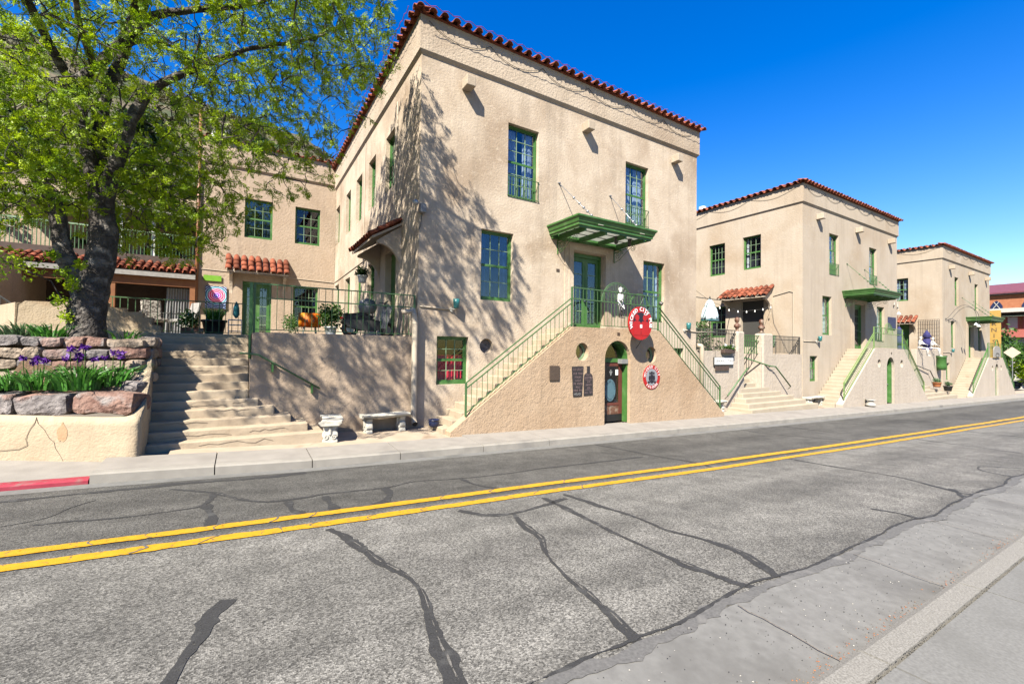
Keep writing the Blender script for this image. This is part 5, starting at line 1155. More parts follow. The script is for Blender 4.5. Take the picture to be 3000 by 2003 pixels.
# pots, table, busts, shrubs on the middle terrace
t = thing('window_box', 'dark flower trough hanging on the middle terrace railing', 'planter', (16.85,10.92,.0)); MB().box(0,.75,-.12,.06,0,.17).build('trough', M['brownwood'], t, bevel=.02); leaf_cloud('foliage', [(.1+.14*k,-.02,.24,.14) for k in range(5)], M['leafmid'], 60, .05, t); leaf_cloud('blossom', [(.12,-.08,.32,.06),(.62,-.08,.32,.06)], M['white'], 24, .035, t)
for lab, x, y_ in (('brown stone bust on the left terrace gate pier', 18.36,11.2), ('brown stone bust on the right terrace gate pier', 20.25,11.2)):
    t = thing('garden_bust', lab, 'statue', (x,y_,.94), 0, 'busts on the gate piers')
    MB().lathe([(.09,0),(.10,.03),(.05,.08),(.07,.16),(.14,.22),(.13,.30),(.06,.35),(.045,.38),(.085,.44),(.10,.52),(.08,.60),(.03,.63)], 14, wob=lambda a, j: 1+.12*math.sin(a*3+j)).build('figure', M['wood'], t, True); MB().box(-.11,.11,-.11,.11,-.0,.03).build('plinth', M['stone_c'], t)
for lab, x, y_, r_ in (('pale dry shrub behind the left middle terrace railing', 15.9,11.9,.55), ('green shrub behind the middle terrace railing near the umbrella', 16.9,11.8,.45)):
    t = thing('terrace_shrub', lab, 'shrub', (x,y_,-.02), 0, 'shrubs behind the middle railing'); leaf_cloud('foliage', [(random.gauss(0,.3),random.gauss(0,.2),random.uniform(.2,1.2),.3) for _ in range(12)], M['leafmid'] if r_ < .5 else M['irispale'], 70, .06, t)
    for k in range(5): MB().tube([(0,0,0),(random.gauss(0,.2),random.gauss(0,.1),.6),(random.gauss(0,.35),random.gauss(0,.15),1.2)], .012, 5).build('stem', M['twig'], t)
t = thing('bistro_table', 'round iron bistro table behind the right middle terrace railing', 'table', (21.5,12.0,-.05)); MB().lathe([(.38,.70),(.38,.73)], 20).build('top', M['iron'], t); MB().tube([(0,0,0),(0,0,.7)], .03, 8).build('stem', M['iron'], t); MB().lathe([(.22,0),(.2,.03)], 14).build('foot', M['iron'], t)
chair('iron chair beside the bistro table on the middle terrace', (22.3,12.0,-.05), R(-80), M['irispale'])
# bulbs on a string across the middle terrace
t = thing('string_lights', 'string of white bulbs hung across the middle side door', 'string lights')
pts = [(15.4,11.2,2.55),(18.2,12.3,2.3),(20.5,12.3,2.02),(22.5,12.3,2.25),(23.4,12.4,2.55),(23.5,12.35,1.6),(23.5,11.6,.0)]
MB().tube(pts, .008, 4).build('wire', M['iron'], t)
for i in range(7):
    s = i/6; x = 18.8+4.3*s; z = 2.26-.55*math.sin(math.pi*min(1,.15+s*.8))*.55+.2*s; MB().lathe([(.012,.08),(.02,.04),(.035,.0),(.02,-.04)], 8).build('bulb', M['white'], t, True, loc=(x,12.3,z-.06))
o = MB().tube([(15.3,11.5,2.3),(19,12.6,2.5),(23.5,14.6,2.9)], .02, 5).build('service_cable', M['iron']); tag(o, 'black service cable stretched between the nearest and middle houses', 'cable')
o = MB().tube([(23.52,12.4,3.0),(23.52,11.6,3.16),(23.52,11.42,3.1),(23.52,11.42,-.1)], .018, 6).build('wall_conduit', M['pipe']); tag(o, 'bent conduit on the middle house side wall near its corner', 'conduit')
o = MB().box(35.0-1.15,35.0,10.95,10.99,1.62,2.36).build('chalk_board', PM('navyboard', (.03,.035,.10), (.05,.06,.16), 6, .6)); tag(o, 'navy blue menu board high on the middle house right corner', 'board')
# ------------------------------------------------------------------ far terrace
T3 = thing('terrace_wall', 'cream terrace wall with seated skeleton figures, farthest house', 'wall')
MB().box(38.6,43.5,11.0,11.3,-3.4,.44).build('wall', M['stairwall2'], T3, bevel=.03); MB().box(38.6,43.7,11.3,20,-.6,-.3).build('terrace_floor', M['concrete'], T3); MB().box(36.2,37.2,11.0,11.3,-3.4,.4).build('pier', M['stairwall2'], T3)
MB().box(36.2,38.7,13.5,20,-.6,-.3).build('terrace_floor', M['concrete'], T3)
W3 = thing('terrace_steps', 'cream steps up to the far terrace', 'steps')
for i in range(12):
    yf = 9.95+.28*i; z1 = -2.86+.2*(i+1); x0, x1 = (36.4, 42.6-.75*i) if i < 4 else (37.2, 38.6)
    MB().box(x0, x1, yf, max(yf+.5, 10.99) if i < 4 else yf+.6, z1-.45, z1).build('step', M['step2'], W3, bevel=.02)
h_ = thing('handrail', 'dark handrail beside the far terrace steps', 'handrail'); MB().tube([(38.3,10.9,-.65),(40.4,10.85,-1.0),(40.6,10.85,-1.02),(41.6,10.8,-1.9)], .03, 8).build('rail', M['iron'], h_, True)
potted('agave in a terracotta pot on the far terrace steps', (40.2,10.4,-2.1), .24, .32, M['terracotta'], M['irispale'], .2, 300, 'pots on the far steps')
potted('agave in a black pot right of the terracotta pot', (41.6,10.2,-2.4), .25, .34, M['black'], M['irispale'], .2, 300, 'pots on the far steps')
potted('small plant in a black pot at the foot of the middle stairs', (36.3,10.2,-2.5), .2, .36, M['black'], M['leafmid'], .2, 250, 'pots on the far steps')
t = thing('wire_trellis', 'rusty wire grid trellis on the farthest house side wall', 'trellis', (43.72,11.15,-.2))
for k in range(10): MB().tube([(0,.13*k,0),(0,.13*k,2.9)], .012, 4).build('upright', M['brownwood'], t)
for k in range(11): MB().tube([(-.012,0,.05+.285*k),(-.012,1.2,.05+.285*k)], .012, 4).build('crossbar', M['brownwood'], t)
t = thing('wheeled_bin', 'green barrel-shaped bin against the far terrace wall', 'bin', (42.6,10.8,-1.0)); MB().lathe([(.26,0),(.30,.3),(.30,.9),(.33,.92),(.33,1.0)], 16).build('body', M['green'], t, True); MB().lathe([(.34,0),(.34,.03)], 16, (0,0,1.0)).build('lid', M['iron'], t)
for i, (lab, b, o_) in enumerate((('white-shaded gooseneck lamp over the far awning, left of its pair',(35.28,10.95,3.0),(.9,.35,0)), ('white-shaded gooseneck lamp over the far awning, right of its pair',(34.7,10.95,3.1),(.97,.2,0)), ('gooseneck lamp at the farthest house front corner, left of pair',(44.35,10.95,2.75),(.9,-.4,0)), ('gooseneck lamp at the farthest house front corner, right of pair',(45.0,10.95,2.65),(.9,-.4,0)))):
    gooseneck('gooseneck_lamp', lab, b, Vector(o_).normalized(), 2.2 if i < 2 else 2.6, 1.05, .25, M['offwhite'] if i < 2 else M['iron'], 'gooseneck sign lamps')
o = MB().lathe([(.08,0),(.22,.06),(.22,.12),(.1,.3),(.2,.32),(.22,.36)], 14).build('stone_basin', M['offwhite'], None, True); o.location = (27.1,9.5,zwalk(27.1,9.5)); tag(o, 'small pale stone basin in front of the middle stair wall', 'basin')
for (T_, x, z) in ((S2, 30.35, .08), (S3, 51.3, -.45)): MB().box(x,x+.1,9.70,9.716,z,z+.09).build('number_plate', M['bronze'], T_)
t = thing('barrel_sign', 'weathered grey arched wooden sign on the far landing', 'sign', (50.05,9.62,-.05)); MB().slab(arch(0,1.9,0,.55,12,.35), [], (0,0,0), *FR, .06).build('board', M['greywood'], t); MB().slab(circ(.95,.16,.5,.2,20), [circ(.95,.16,.38,.12,20)], (0,-.01,0), *FR, .02).build('hoop', M['iron'], t); MB().tube([(.95-.5,.03,.9),(.7,.03,1.3),(.95,.03,1.4),(1.2,.03,1.3),(1.45,.03,.9)], .03, 6).build('hanger', M['green'], t)
# ------------------------------------------------------------------ raised planter with stone walls
def stone_mesh(seed, w, d, h, nx=4, ny=2, nz=3, rough=.16):
    """irregular block, origin at bottom centre"""
    mb = MB(); idx = {}
    def vid(i, j, k):
        if (i,j,k) not in idx:
            p = Vector((w*(i/nx-.5), d*(j/ny-.5), h*k/nz)); e = sum(((i in (0,nx)), (j in (0,ny)), (k in (0,nz))))
            s = rough*min(w,h,d)
            q = noise.noise_vector(Vector((p.x*4+seed*3.1, p.y*4, p.z*5+seed)))*s + noise.noise_vector(Vector((p.x*11+seed, p.y*11, p.z*11)))*s*.4
            if e >= 2: q += Vector((-math.copysign(1,p.x) if i in (0,nx) else 0, -math.copysign(1,p.y) if j in (0,ny) else 0, (1 if k == 0 else -1) if k in (0,nz) else 0))*s*.38*(e-1)
            idx[(i,j,k)] = len(mb.v); mb.v.append(tuple(p+q))
        return idx[(i,j,k)]
    for k in (0, nz):
        for i in range(nx):
            for j in range(ny): f = (vid(i,j,k), vid(i+1,j,k), vid(i+1,j+1,k), vid(i,j+1,k)); mb.f.append(f if k else f[::-1])
    for j in (0, ny):
        for i in range(nx):
            for k in range(nz): f = (vid(i,j,k), vid(i+1,j,k), vid(i+1,j,k+1), vid(i,j,k+1)); mb.f.append(f if j == 0 else f[::-1])
    for i in (0, nx):
        for j in range(ny):
            for k in range(nz): f = (vid(i,j,k), vid(i,j+1,k), vid(i,j+1,k+1), vid(i,j,k+1)); mb.f.append(f[::-1] if i == 0 else f)
    return mb
stm = [M['stone_a'], M['stone_b'], M['stone_c']]
def put_stone(parent, c, w, d, h, rz, m, big=False):
    mb = stone_mesh(random.random()*50, w, d, h, *( (9,3,5) if big else (4,2,3)), rough=.11 if big else .17)
    o = mb.build('stone', m, parent, smooth=False); o.location = c; o.rotation_euler = (random.gauss(0,.025), random.gauss(0,.03), rz); return o
PW = thing('planter_wall', 'cream plastered planter wall topped by big grey and red stones', 'wall')
fp = [(-6.6,11.55),(-5,10.95),(-3.2,10.22),(-2.4,9.88),(-1.7,9.60),(-1.45,9.51),(-1.40,9.52),(-1.37,9.60),(-1.36,10.0),(-1.40,10.6),(-1.46,11.3),(-1.80,14.0)]
tops = [-1.08,-1.10,-1.12,-1.15,-1.18,-1.18,-1.16,-1.1,-.85,-.42,.10,.22]
mb = MB(); P = []
for i in range(len(fp)-1):
    n = max(1, int(math.dist(fp[i], fp[i+1])/.12))
    for k in range(n): s = k/n; P.append((fp[i][0]+(fp[i+1][0]-fp[i][0])*s, fp[i][1]+(fp[i+1][1]-fp[i][1])*s, tops[i]+(tops[i+1]-tops[i])*s, i))
P.append((*fp[-1], tops[-1], 11)); K = 8
for (x, y, zt, i) in P:
    for k in range(K+1):
        s = k/K; z = -2.35+(zt+2.35)*s; nn = .018*noise.noise(Vector((x*3, y*3, z*3)))
        mb.v.append((x-nn+(.02*(1-s) if i > 5 else 0), y-nn-(.03*(1-s) if i < 6 else 0), z))
    mb.v.append((x-.22, y+.25, zt-.01))
m = K+2
for i in range(len(P)-1):
    for k in range(m-1): mb.f.append((i*m+k, (i+1)*m+k, (i+1)*m+k+1, i*m+k+1))
mb.build('plaster_wall', M['cream'], PW, smooth=True)
# bare patch and cracks in the plaster (own shape, slightly recessed look via darker fill)
dirv = Vector((.8,-.345)).normalized()
def on_front(u, z, off=.008):     # u metres left of the corner along the front, just proud of the plaster
    p = Vector((-1.7,9.60)) - Vector((.7,-.28)).normalized()*(u-.1); zt = -1.16; s_ = (z+2.35)/(zt+2.35)
    nn = .018*noise.noise(Vector((p.x*3, p.y*3, z*3))); return (p.x-nn, p.y-nn-.03*(1-s_)-off, z)
def crack(pts, w, name='crack'):
    mb = MB()
    for i in range(len(pts)-1): mb.bar(on_front(*pts[i], .0), on_front(*pts[i+1], .0), w, .005)
    mb.build(name, M['crackdark'], PW)
crack([(1.22,-1.16),(1.24,-1.24),(1.30,-1.34),(1.35,-1.5),(1.33,-1.6),(1.45,-1.66),(1.8,-1.68)], .005)
crack([(1.22,-1.18),(1.20,-1.26),(1.10,-1.36),(1.02,-1.5),(.96,-1.56),(.94,-1.66),(.86,-1.78),(.82,-1.86)], .005)
M['patch'] = PM('patch', (.60,.38,.21), (.70,.46,.27), 9, .95, .6, 40, .01)
ring = [(.86+.07*math.cos(a)*(1+.5*noise.noise(Vector((k*.9,0,0)))), -1.42+.14*math.sin(a)*(1+.5*noise.noise(Vector((k*.9,5,0))))) for k, a in [(k, 2*math.pi*k/18) for k in range(18)]]
MB().add([on_front(u, z, .006) for u, z in ring]+[on_front(u, z, -.02) for u, z in ring], [tuple(range(18))]+[(k, (k+1) % 18, 18+(k+1) % 18, 18+k) for k in range(18)]).build('bare_patch', M['patch'], PW)
def along(fp_, u, off=0):
    """point at distance u back from the corner along the front line"""
    p = Vector((-1.50,9.62)) - dirv*u; nrm = Vector((.345,.8)).normalized(); return p.x+nrm.x*off, p.y+nrm.y*off
ang = math.atan2(-.345, .8)
for u, w, h, mi in ((.46,.92,.36,1),(1.33,.78,.34,0),(2.02,.56,.34,0),(2.75,.8,.36,1),(3.6,.8,.34,0)):
    x, y = along(fp, u, .24); put_stone(PW, (x, y, -1.15), w*.98, .50, h, ang, stm[mi], True)
for u, off, w, d, h, z, mi, r_ in ((.34,.60,.36,.28,.22,-.85,0,-.2),(.66,.62,.5,.2,.12,-.82,2,.1),(1.0,.62,.4,.25,.10,-.82,1,.2),(.52,.88,.46,.26,.26,-.80,0,-.1),(.62,.74,.35,.2,.08,-.80,2,0),(.48,1.1,.36,.25,.22,-.70,2,.2)):
    x, y = along(fp, u, off); put_stone(PW, (x, y, z), w, d, h, ang+r_, stm[mi])
# upper dry-stone wall
UW = thing('dry_stone_wall', 'rough dry-stone wall of grey and tan rocks below the tree', 'wall')
def wall_pt(s): return Vector((-1.50-s*.93, 10.70+s*.22))
z = -.62; row = 0
rows = [.19,.18,.22,.20]
for row, hh in enumerate(rows):
    s = -.04+.05*(row % 2)
    while s < 4.2:
        w = random.uniform(.26,.66)
        p = wall_pt(s+w/2); jit = random.uniform(-.04,.04)
        mi = random.choices((0,1,2), (8,1,2) if row >= 2 else (3,2,5))[0]
        put_stone(UW, (p.x, p.y+.14+jit+row*.015, z+random.uniform(-.01,.01)), w*.94, .34, hh*random.uniform(.78,1.06), math.atan2(-.22,.93)+random.gauss(0,.05), stm[mi])
        s += w
    y = 10.9
    while y < 12.0 and row > 0:
        w = random.uniform(.28,.45); put_stone(UW, (-1.55+random.uniform(-.03,.03), y+w/2, z), .3, w*.96, hh, random.gauss(0,.06), random.choice(stm)); y += w
    z += hh
MB().add([(-5.6,11.9,-.64),(-1.75,10.9,-.64),(-1.75,12.2,-.64),(-5.6,13,-.64),(-5.6,11.9,.10),(-1.75,10.92,.10),(-1.68,12.2,.10),(-5.6,13,.10)], [(0,1,5,4),(1,2,6,5)]).build('core', M['soil'], UW)
mb = MB(); us = list(np.arange(0, 5.4, .2)); os_ = [.40,.6,.8,1.0,1.2,1.5]
for u in us:
    for of in os_:
        x, y = along(fp, u-.05, of); x = min(x, -1.52); mb.v.append((x, y, -.84+.16*(of-.4)+.05*noise.noise(Vector((x*3,y*3,0)))))
for i in range(len(us)-1):
    for j in range(len(os_)-1): mb.f.append((i*6+j, i*6+j+1, (i+1)*6+j+1, (i+1)*6+j))
mb.build('planter_soil', M['soil'], kind='structure')
o = loft(list(np.arange(-7,-1.6,.3)), list(np.arange(10.95,14.6,.3)), lambda x, y: .10+.05*noise.noise(Vector((x*2,y*2,5)))-(.8 if y < 10.75-(x+1.62)*.236+.1 else 0)).build('tree_bed_soil', M['soil'], kind='structure')
def iris_bed(lab, c, n, h, sp, flowers, m=None):
    t = plant_blades('iris_plant', lab, 'iris', c, n, h, sp, .019, m or M['iris'], 1.05, 'iris clumps in the planter')
    for i in range(flowers):
        a = random.random()*6.3; r_ = sp*random.random()*.8; x, y = r_*math.cos(a), r_*math.sin(a)*.6; hh = h*random.uniform(.82,1.15)
        st = MB().tube([(x*.6,y*.6,0),(x,y,hh*.6),(x*1.05,y*1.05,hh)], .006, 4).build('stem', M['leafmid'], t)
        leaf_cloud('flower', [(x*1.05,y*1.05-.01,hh+.02,.055)], M['purple'], 16, .05, t)
iris_bed('flowering iris clump with purple blooms in the middle of the planter', (-2.30,10.32,-.76), 120, .60, .44, 8)
iris_bed('flowering iris clump at the right of the lower planter bed', (-1.95,10.42,-.72), 80, .54, .36, 4)
iris_bed('flowering iris clump left of the middle clump in the planter', (-2.85,10.55,-.76), 80, .52, .38, 4)
iris_bed('iris clump without blooms at the left picture edge', (-3.25,10.75,-.76), 100, .46, .4, 0)
iris_bed('grey-green iris leaves behind the stone wall, left of the tree', (-3.5,12.0,.10), 90, .46, .4, 0, M['irispale'])
iris_bed('dark iris leaves behind the stone wall close to the trunk', (-3.05,11.75,.10), 90, .42, .35, 0)
iris_bed('sparse iris leaves right of the tree trunk', (-2.0,11.9,.10), 26, .36, .32, 0)
# cream garden wall behind the tree, stepping down
t = thing('garden_wall', 'rounded cream garden wall stepping down behind the tree trunk', 'wall')
MB().slab([(-4.1,.0),(-1.63,0),(-1.63,.42),(-1.68,.5),(-1.80,.52),(-1.80,.68),(-1.98,.70),(-1.98,.80),(-2.30,.80),(-2.30,.88),(-2.62,.9),(-2.62,.99),(-2.9,1.0),(-3.4,.96),(-3.95,.93),(-4.06,.86)], [], (0,13.6,0), *FR, .25).build('wall', M['cream'], t, bevel=.03)
MB().slab([(0,0),(3.4,0),(3.4,.95),(0,.9)], [], (-4.1,13.6,0), (-.45,1,0), (0,0,1), (-1,-.45,0), .2).build('wall', M['cream'], t)
# ------------------------------------------------------------------ honey locust tree
def grow_tree(name, label, limbs, zones, frond_n, seed, leafm, tipr=.006, leaflet=(.034,.013), flen=.15, per_tip=9, bark=None, fill=1.0):
    rs = np.random.default_rng(seed); t = thing(name, label, 'tree', limbs[0][0][0])
    base = Vector(limbs[0][0][0])
    nodes, paths, fat = [], [], []
    tr = MB()
    for pts, r0, r1 in limbs:
        P = []; n = len(pts)
        for i in range(n-1):
            a, b, c, d = (Vector(pts[max(i-1,0)]), Vector(pts[i]), Vector(pts[i+1]), Vector(pts[min(i+2,n-1)]))
            for k in range(4): s = k/4; P.append(.5*((2*b)+(c-a)*s+(2*a-5*b+4*c-d)*s*s+(3*b-a-3*c+d)*s**3))
        P.append(Vector(pts[-1])); m = len(P); rad = [r0+(r1-r0)*(i/(m-1))**.8 for i in range(m)]
        Q = [p + noise.noise_vector(p*2.2)*.035*(1 if 0 < i else 0) for i, p in enumerate(P)]
        rad = [r*(1+.14*noise.noise(p*5)) for r, p in zip(rad, Q)]
        o0 = len(tr.v); tr.tube([q-base for q in Q], rad, 14)
        for vi in range(o0, len(tr.v)):       # ridged bark
            v = Vector(tr.v[vi]); dn = noise.noise_vector(Vector((v.x*9, v.y*9, v.z*2.4)))*.028; tr.v[vi] = tuple(v+dn)
        for i in range(2, m): nodes.append(Q[i]); fat.append(rad[i])
    tr.build('trunk', bark or M['bark'], t, smooth=True)
    N = np.array([tuple(p) for p in nodes]); free = N[:, 2] > base.z+2.2
    N = N[free]
    T = []
    for kind, c, r_, cnt in zones:
        c, r_ = np.array(c), np.array(r_)
        d = rs.normal(size=(cnt,3)); d /= np.linalg.norm(d, axis=1)[:,None]; q = c + d*r_*(rs.random(cnt)**.38)[:,None]; T.append(q)
    T = np.concatenate(T)
    d0 = np.min(np.linalg.norm(T[:,None]-N[None], axis=2), axis=1); T = T[np.argsort(d0)]
    pool = [N]; allN = N; tw = MB(); FP, FD = [], []
    for q in T:
        dd = np.linalg.norm(allN-q, axis=1)+.45*np.maximum(0, allN[:,2]-q[2])*0+.02*rs.random(len(allN)); j = int(np.argmin(dd)); a = Vector(allN[j]); b = Vector(q); L_ = (b-a).length
        if L_ < .12: continue
        n = max(2, min(7, int(L_/.22))); mid = Vector(rs.normal(size=3))*.12*L_+Vector((0,0,.10*L_))
        P = [a.lerp(b, k/n)+mid*math.sin(math.pi*k/n)+Vector(rs.normal(size=3))*(.03*min(L_,1.2) if 0 < k < n else 0) for k in range(n+1)]
        r0 = min(.045, .009+.015*L_); tw.tube([p-base for p in P], [r0+(tipr-r0)*(k/n)**.7 for k in range(n+1)], 4, False)
        # short side twigs
        allN = np.concatenate([allN, np.array([tuple(p) for p in P[1:]])])
        D = (b-a).normalized()
        for cl_ in range(max(1, int(round(fill*(1+L_/.55))))):          # leaf tufts on the outer part of the twig
            s_ = .35+.65*rs.random() if cl_ else 1.0; k = min(n-1, int(s_*n)); pc = P[k].lerp(P[k+1], s_*n-k)
            main = D*.7+Vector(rs.normal(size=3))*.8; main.z -= .1
            for _ in range(int(per_tip*rs.uniform(.5,1.3))):
                FP.append(pc+Vector(rs.normal(size=3))*.035); v = main+Vector(rs.normal(size=3))*.75; FD.append(v.normalized())
    tw.build('twigs', M['twig'], t)
    FP = np.array([tuple(p) for p in FP]); FD = np.array([tuple(p) for p in FD]); nf = len(FP)
    spur = rs.random(nf)*.10; FP = FP+FD*spur[:,None]
    nl = frond_n; L_ = flen*rs.uniform(.6,1.25,nf); side = np.cross(FD, rs.normal(size=(nf,3))); side /= np.linalg.norm(side,axis=1)[:,None]; nrm = np.cross(FD, side)
    s = (np.arange(nl)//2+.6)/(nl/2); sg = np.where(np.arange(nl)%2, 1., -1.)
    c = FP[:,None]+FD[:,None]*(L_[:,None]*s)[:,:,None]+nrm[:,None]*(-.25*L_[:,None]*(s**2))[:,:,None]
    ll = leaflet[0]*rs.uniform(.75,1.3,(nf,1))*np.ones(nl); tip = side[:,None]*sg[None,:,None]*.85+FD[:,None]*.45+rs.normal(size=(nf,nl,3))*.22
    tip /= np.linalg.norm(tip,axis=2)[:,:,None]; wv = np.cross(tip, nrm[:,None]+rs.normal(size=(nf,nl,3))*.35); wv /= np.linalg.norm(wv,axis=2)[:,:,None]
    e = c+tip*ll[:,:,None]; m_ = (c+e)/2; w = wv*leaflet[1]*.5
    q = np.stack([c, m_+w, e, m_-w], 2).reshape(-1,3)-np.array(base)
    quads('crown', q, leafm, t); print('LEAFLETS', len(q)//4); return t
limbs = [([(-2.62,12,.0),(-2.58,12,.76),(-2.48,12,1.46),(-2.42,12,2.02),(-2.41,12,2.53),(-2.49,12,3.14)], .33, .19),
 ([(-2.62,12,.86),(-2.83,12,1.42),(-3.01,12,1.94),(-3.05,12,2.41),(-3.13,12,2.8),(-3.33,12,3.16),(-3.69,12,3.77),(-4.03,12,4.22),(-4.6,11.8,4.9)], .18, .08),
 ([(-2.49,12,3.0),(-2.65,12,3.72),(-2.77,12,4.31),(-2.85,12,5.05),(-2.80,12,5.35),(-2.62,12,5.55),(-2.44,12,5.91),(-2.2,11.9,6.3),(-1.98,11.8,6.96),(-1.7,11.3,8.4)], .15, .07),
 ([(-2.41,11.95,2.6),(-2.24,11.75,3.5),(-2.12,11.7,4.01),(-2.01,11.7,4.39),(-1.89,11.7,4.84),(-1.69,11.7,5.23),(-1.45,11.6,5.5),(-1.02,11.5,5.86),(-.62,11.4,6.14),(-.01,11.3,6.55),(.75,11.2,6.9),(1.6,11.1,7.4)], .15, .03),
 ([(-2.5,12.05,3.1),(-2.56,12.2,3.95),(-2.57,12.2,4.55),(-2.48,12.2,5.11),(-2.29,12.2,5.92),(-2.15,12.1,6.36),(-1.91,12,7.18),(-1.6,11.8,8.6)], .16, .07),
 ([(-2.2,11.95,6.2),(-1.66,11.6,6.8),(-1.16,11.4,7.0),(-.66,11.2,7.15),(-.16,11.1,7.3),(.64,10.9,7.8),(1.6,10.7,8.5),(2.5,10.6,9.1)], .09, .025),
 ([(-2.85,12,5.0),(-3.2,11.2,5.8),(-3.4,10.2,6.6),(-3.3,9,7.2)], .09, .03), ([(-1.98,11.8,6.9),(-1.6,10.6,7.4),(-.9,9.4,8.0),(0,8.4,8.6),(1,7.8,8.9)], .09, .03),
 ([(-2.2,12.1,6.2),(-2.0,13,7),(-1.4,14,7.6)], .07, .03), ([(-2.6,12,5.5),(-2.5,10.6,5.6),(-2.3,9.4,5.6),(-1.9,8.4,5.6)], .07, .025), ([(-3.2,11.2,5.8),(-3.4,9.8,6.2),(-3.2,8.4,6.4),(-2.8,7.0,6.4)], .07, .025), ([(-.9,9.4,8.0),(.2,9.2,7.6),(1.4,8.8,7.6),(2.4,8.4,7.7)], .05, .02)]
zones = [('e',(-1.7,10.9,7.3),(4.9,3.9,3.7),1350), ('e',(1.4,11.2,7.6),(1.9,2.2,1.7),330), ('e',(.1,12.6,5.2),(2.2,1.2,1.6),230), ('e',(-3.7,11.6,3.6),(1.6,1.6,1.5),520), ('e',(.3,8.35,7.8),(2.6,1.9,1.35),440), ('e',(-4.6,7.8,5.3),(1.5,1.2,1.0),90), ('e',(-3.0,7.4,6.1),(2.5,1.9,1.5),270), ('e',(-1.8,12.8,3.3),(1.9,1.3,1.4),620)]
grow_tree('locust_tree', 'tall feathery bright green locust tree with forked dark trunk in the planter', limbs, zones, 20, 3, M['leaf'], leaflet=(.050,.019), flen=.17, per_tip=5.6)
# sucker shoots on the trunk
t = thing('trunk_shoots', 'leafy green shoots sprouting from the lower trunk', 'shoots', (-2.75,11.75,.3))
leaf_cloud('leaves', [(-.15,-.05,1.05,.18),(.0,-.1,.85,.14),(-.2,0,.55,.16),(-.1,0,.25,.14),(-.55,-.2,1.1,.26),(-.8,-.2,1.25,.22),(-1.05,-.2,1.0,.26),(-.3,-.1,1.4,.12),(.12,-.2,1.25,.12)], M['leaf'], 120, .035, t)
MB().tube([(0,0,.2),(-.3,-.1,.9),(-.9,-.2,1.2)], .012, 5).build('stem', M['twig'], t)
# trees behind
def bushy(name, lab, c, h, rx, ry, n, m, size, trunk_r=.15, group=None, bottom=.3, per=None):
    t = thing(name, lab, 'tree', c, 0, group); lo = h*bottom
    MB().tube([(0,0,0),(.1,0,h*.4),(0,.1,h*.8)], [trunk_r,trunk_r*.7,trunk_r*.3], 8).build('trunk', M['bark'], t, True)
    mb = MB()
    for k in range(8): a = k*2.4; z = h*(.35+.05*k); mb.tube([(0,0,z),(rx*.4*math.cos(a),ry*.4*math.sin(a),z+.15*h*.5),(rx*.75*math.cos(a),ry*.75*math.sin(a),z+.2*h*.6)], [trunk_r*.4,trunk_r*.25,.01], 5)
    mb.build('limbs', M['bark'], t)
    cs = []
    for _ in range(n):
        u = random.random(); z = lo+(h-lo)*u; w = math.sin(math.pi*min(1,.12+.88*(u**.9)))**.6; a = random.random()*6.3; rr_ = math.sqrt(random.random())
        cs.append((rx*w*rr_*math.cos(a), ry*w*rr_*math.sin(a), z, random.uniform(.35,.7)*min(rx,1.6)*.5))
    leaf_cloud('crown', cs, m, per or 60, size, t, flat=.8); return t
bushy('evergreen_tree', 'dense dark green tree rising behind the tiled porch roof', (-4.2,27,-.5), 11.5, 2.6, 2.2, 150, M['leafdark'], .13, .2, 'trees behind the porch')
bushy('evergreen_tree', 'dark green tree behind the porch at the left picture edge', (-8.2,28,-.5), 10, 2.8, 2.2, 120, M['leafdark'], .14, .2, 'trees behind the porch')
bushy('evergreen_tree', 'green tree behind the rear wing roof', (.8,33,0), 13.5, 3.2, 2.4, 120, M['leafdark'], .16, .2, 'trees behind the porch')
# ------------------------------------------------------------------ porch house at the left
Hh = thing('porch_house', 'shaded house with tiled porch roof and upper deck behind the tree', 'building', (-7.2,22.5,0))
MB().box(-3,5.6,3.5,3.8,-.3,7.0).build('rear_wall', M['terrwall'], Hh); MB().box(-.6,.6,-2.2,3.5,-.3,3.0).build('side_wall', M['terrwall'], Hh)
MB().box(.6,5.6,2.2,2.4,-.3,2.9).build('inner_wall', M['brownwood'], Hh)
rf = MB().add([(-.6,-.25,2.98),(5.6,-.25,2.98),(5.6,1.2,3.5),(-.6,1.2,3.5),(-.6,-.25,2.88),(5.6,-.25,2.88),(5.6,1.2,3.4),(-.6,1.2,3.4)], [(0,1,2,3),(7,6,5,4),(0,4,5,1),(1,5,6,2),(2,6,7,3),(3,7,4,0)]).build('porch_roof', M['brownwood'], Hh)
tile_run(rf, (-.5,-.34,2.99), (5.5,-.34,2.99), (0,-1,0), M['tile'], .25, 3, R(20), .4)
MB().box(-.6,5.6,-.30,-.262,2.74,2.92).build('fascia', M['greywood'], Hh); MB().box(.4,5.6,-.12,.1,2.42,2.80).build('beam', M['orangewood'], Hh)
for x in (.5,3.0,5.5): MB().box(x-.09,x+.09,-.1,.08,.3,2.42).build('post', M['orangewood'], Hh)
c = MB(); 
for i in range(41): c.v += [(4.55+.85*i/40,.25+.04*math.sin(i*1.4),.35),(4.62+.78*i/40,.25+.04*math.sin(i*1.4),2.38)]
for i in range(40): c.f.append((2*i,2*i+2,2*i+3,2*i+1))
c.build('curtain', M['grey'], Hh, True)
MB().box(-.6,5.6,1.2,3.5,3.42,3.6).build('deck', M['brownwood'], Hh); MB().box(-.6,5.6,1.15,1.25,3.3,3.78).build('deck_fascia', M['brownwood'], Hh)
me = shared(('baluster', 1.0, 'deck'), lambda: MB().box(-.012,.012,-.012,.012,0,.95))
for i in range(52): link('baluster', me, M['railgreen'], Hh, loc=(-.5+6.0*i/51,1.2,3.78))
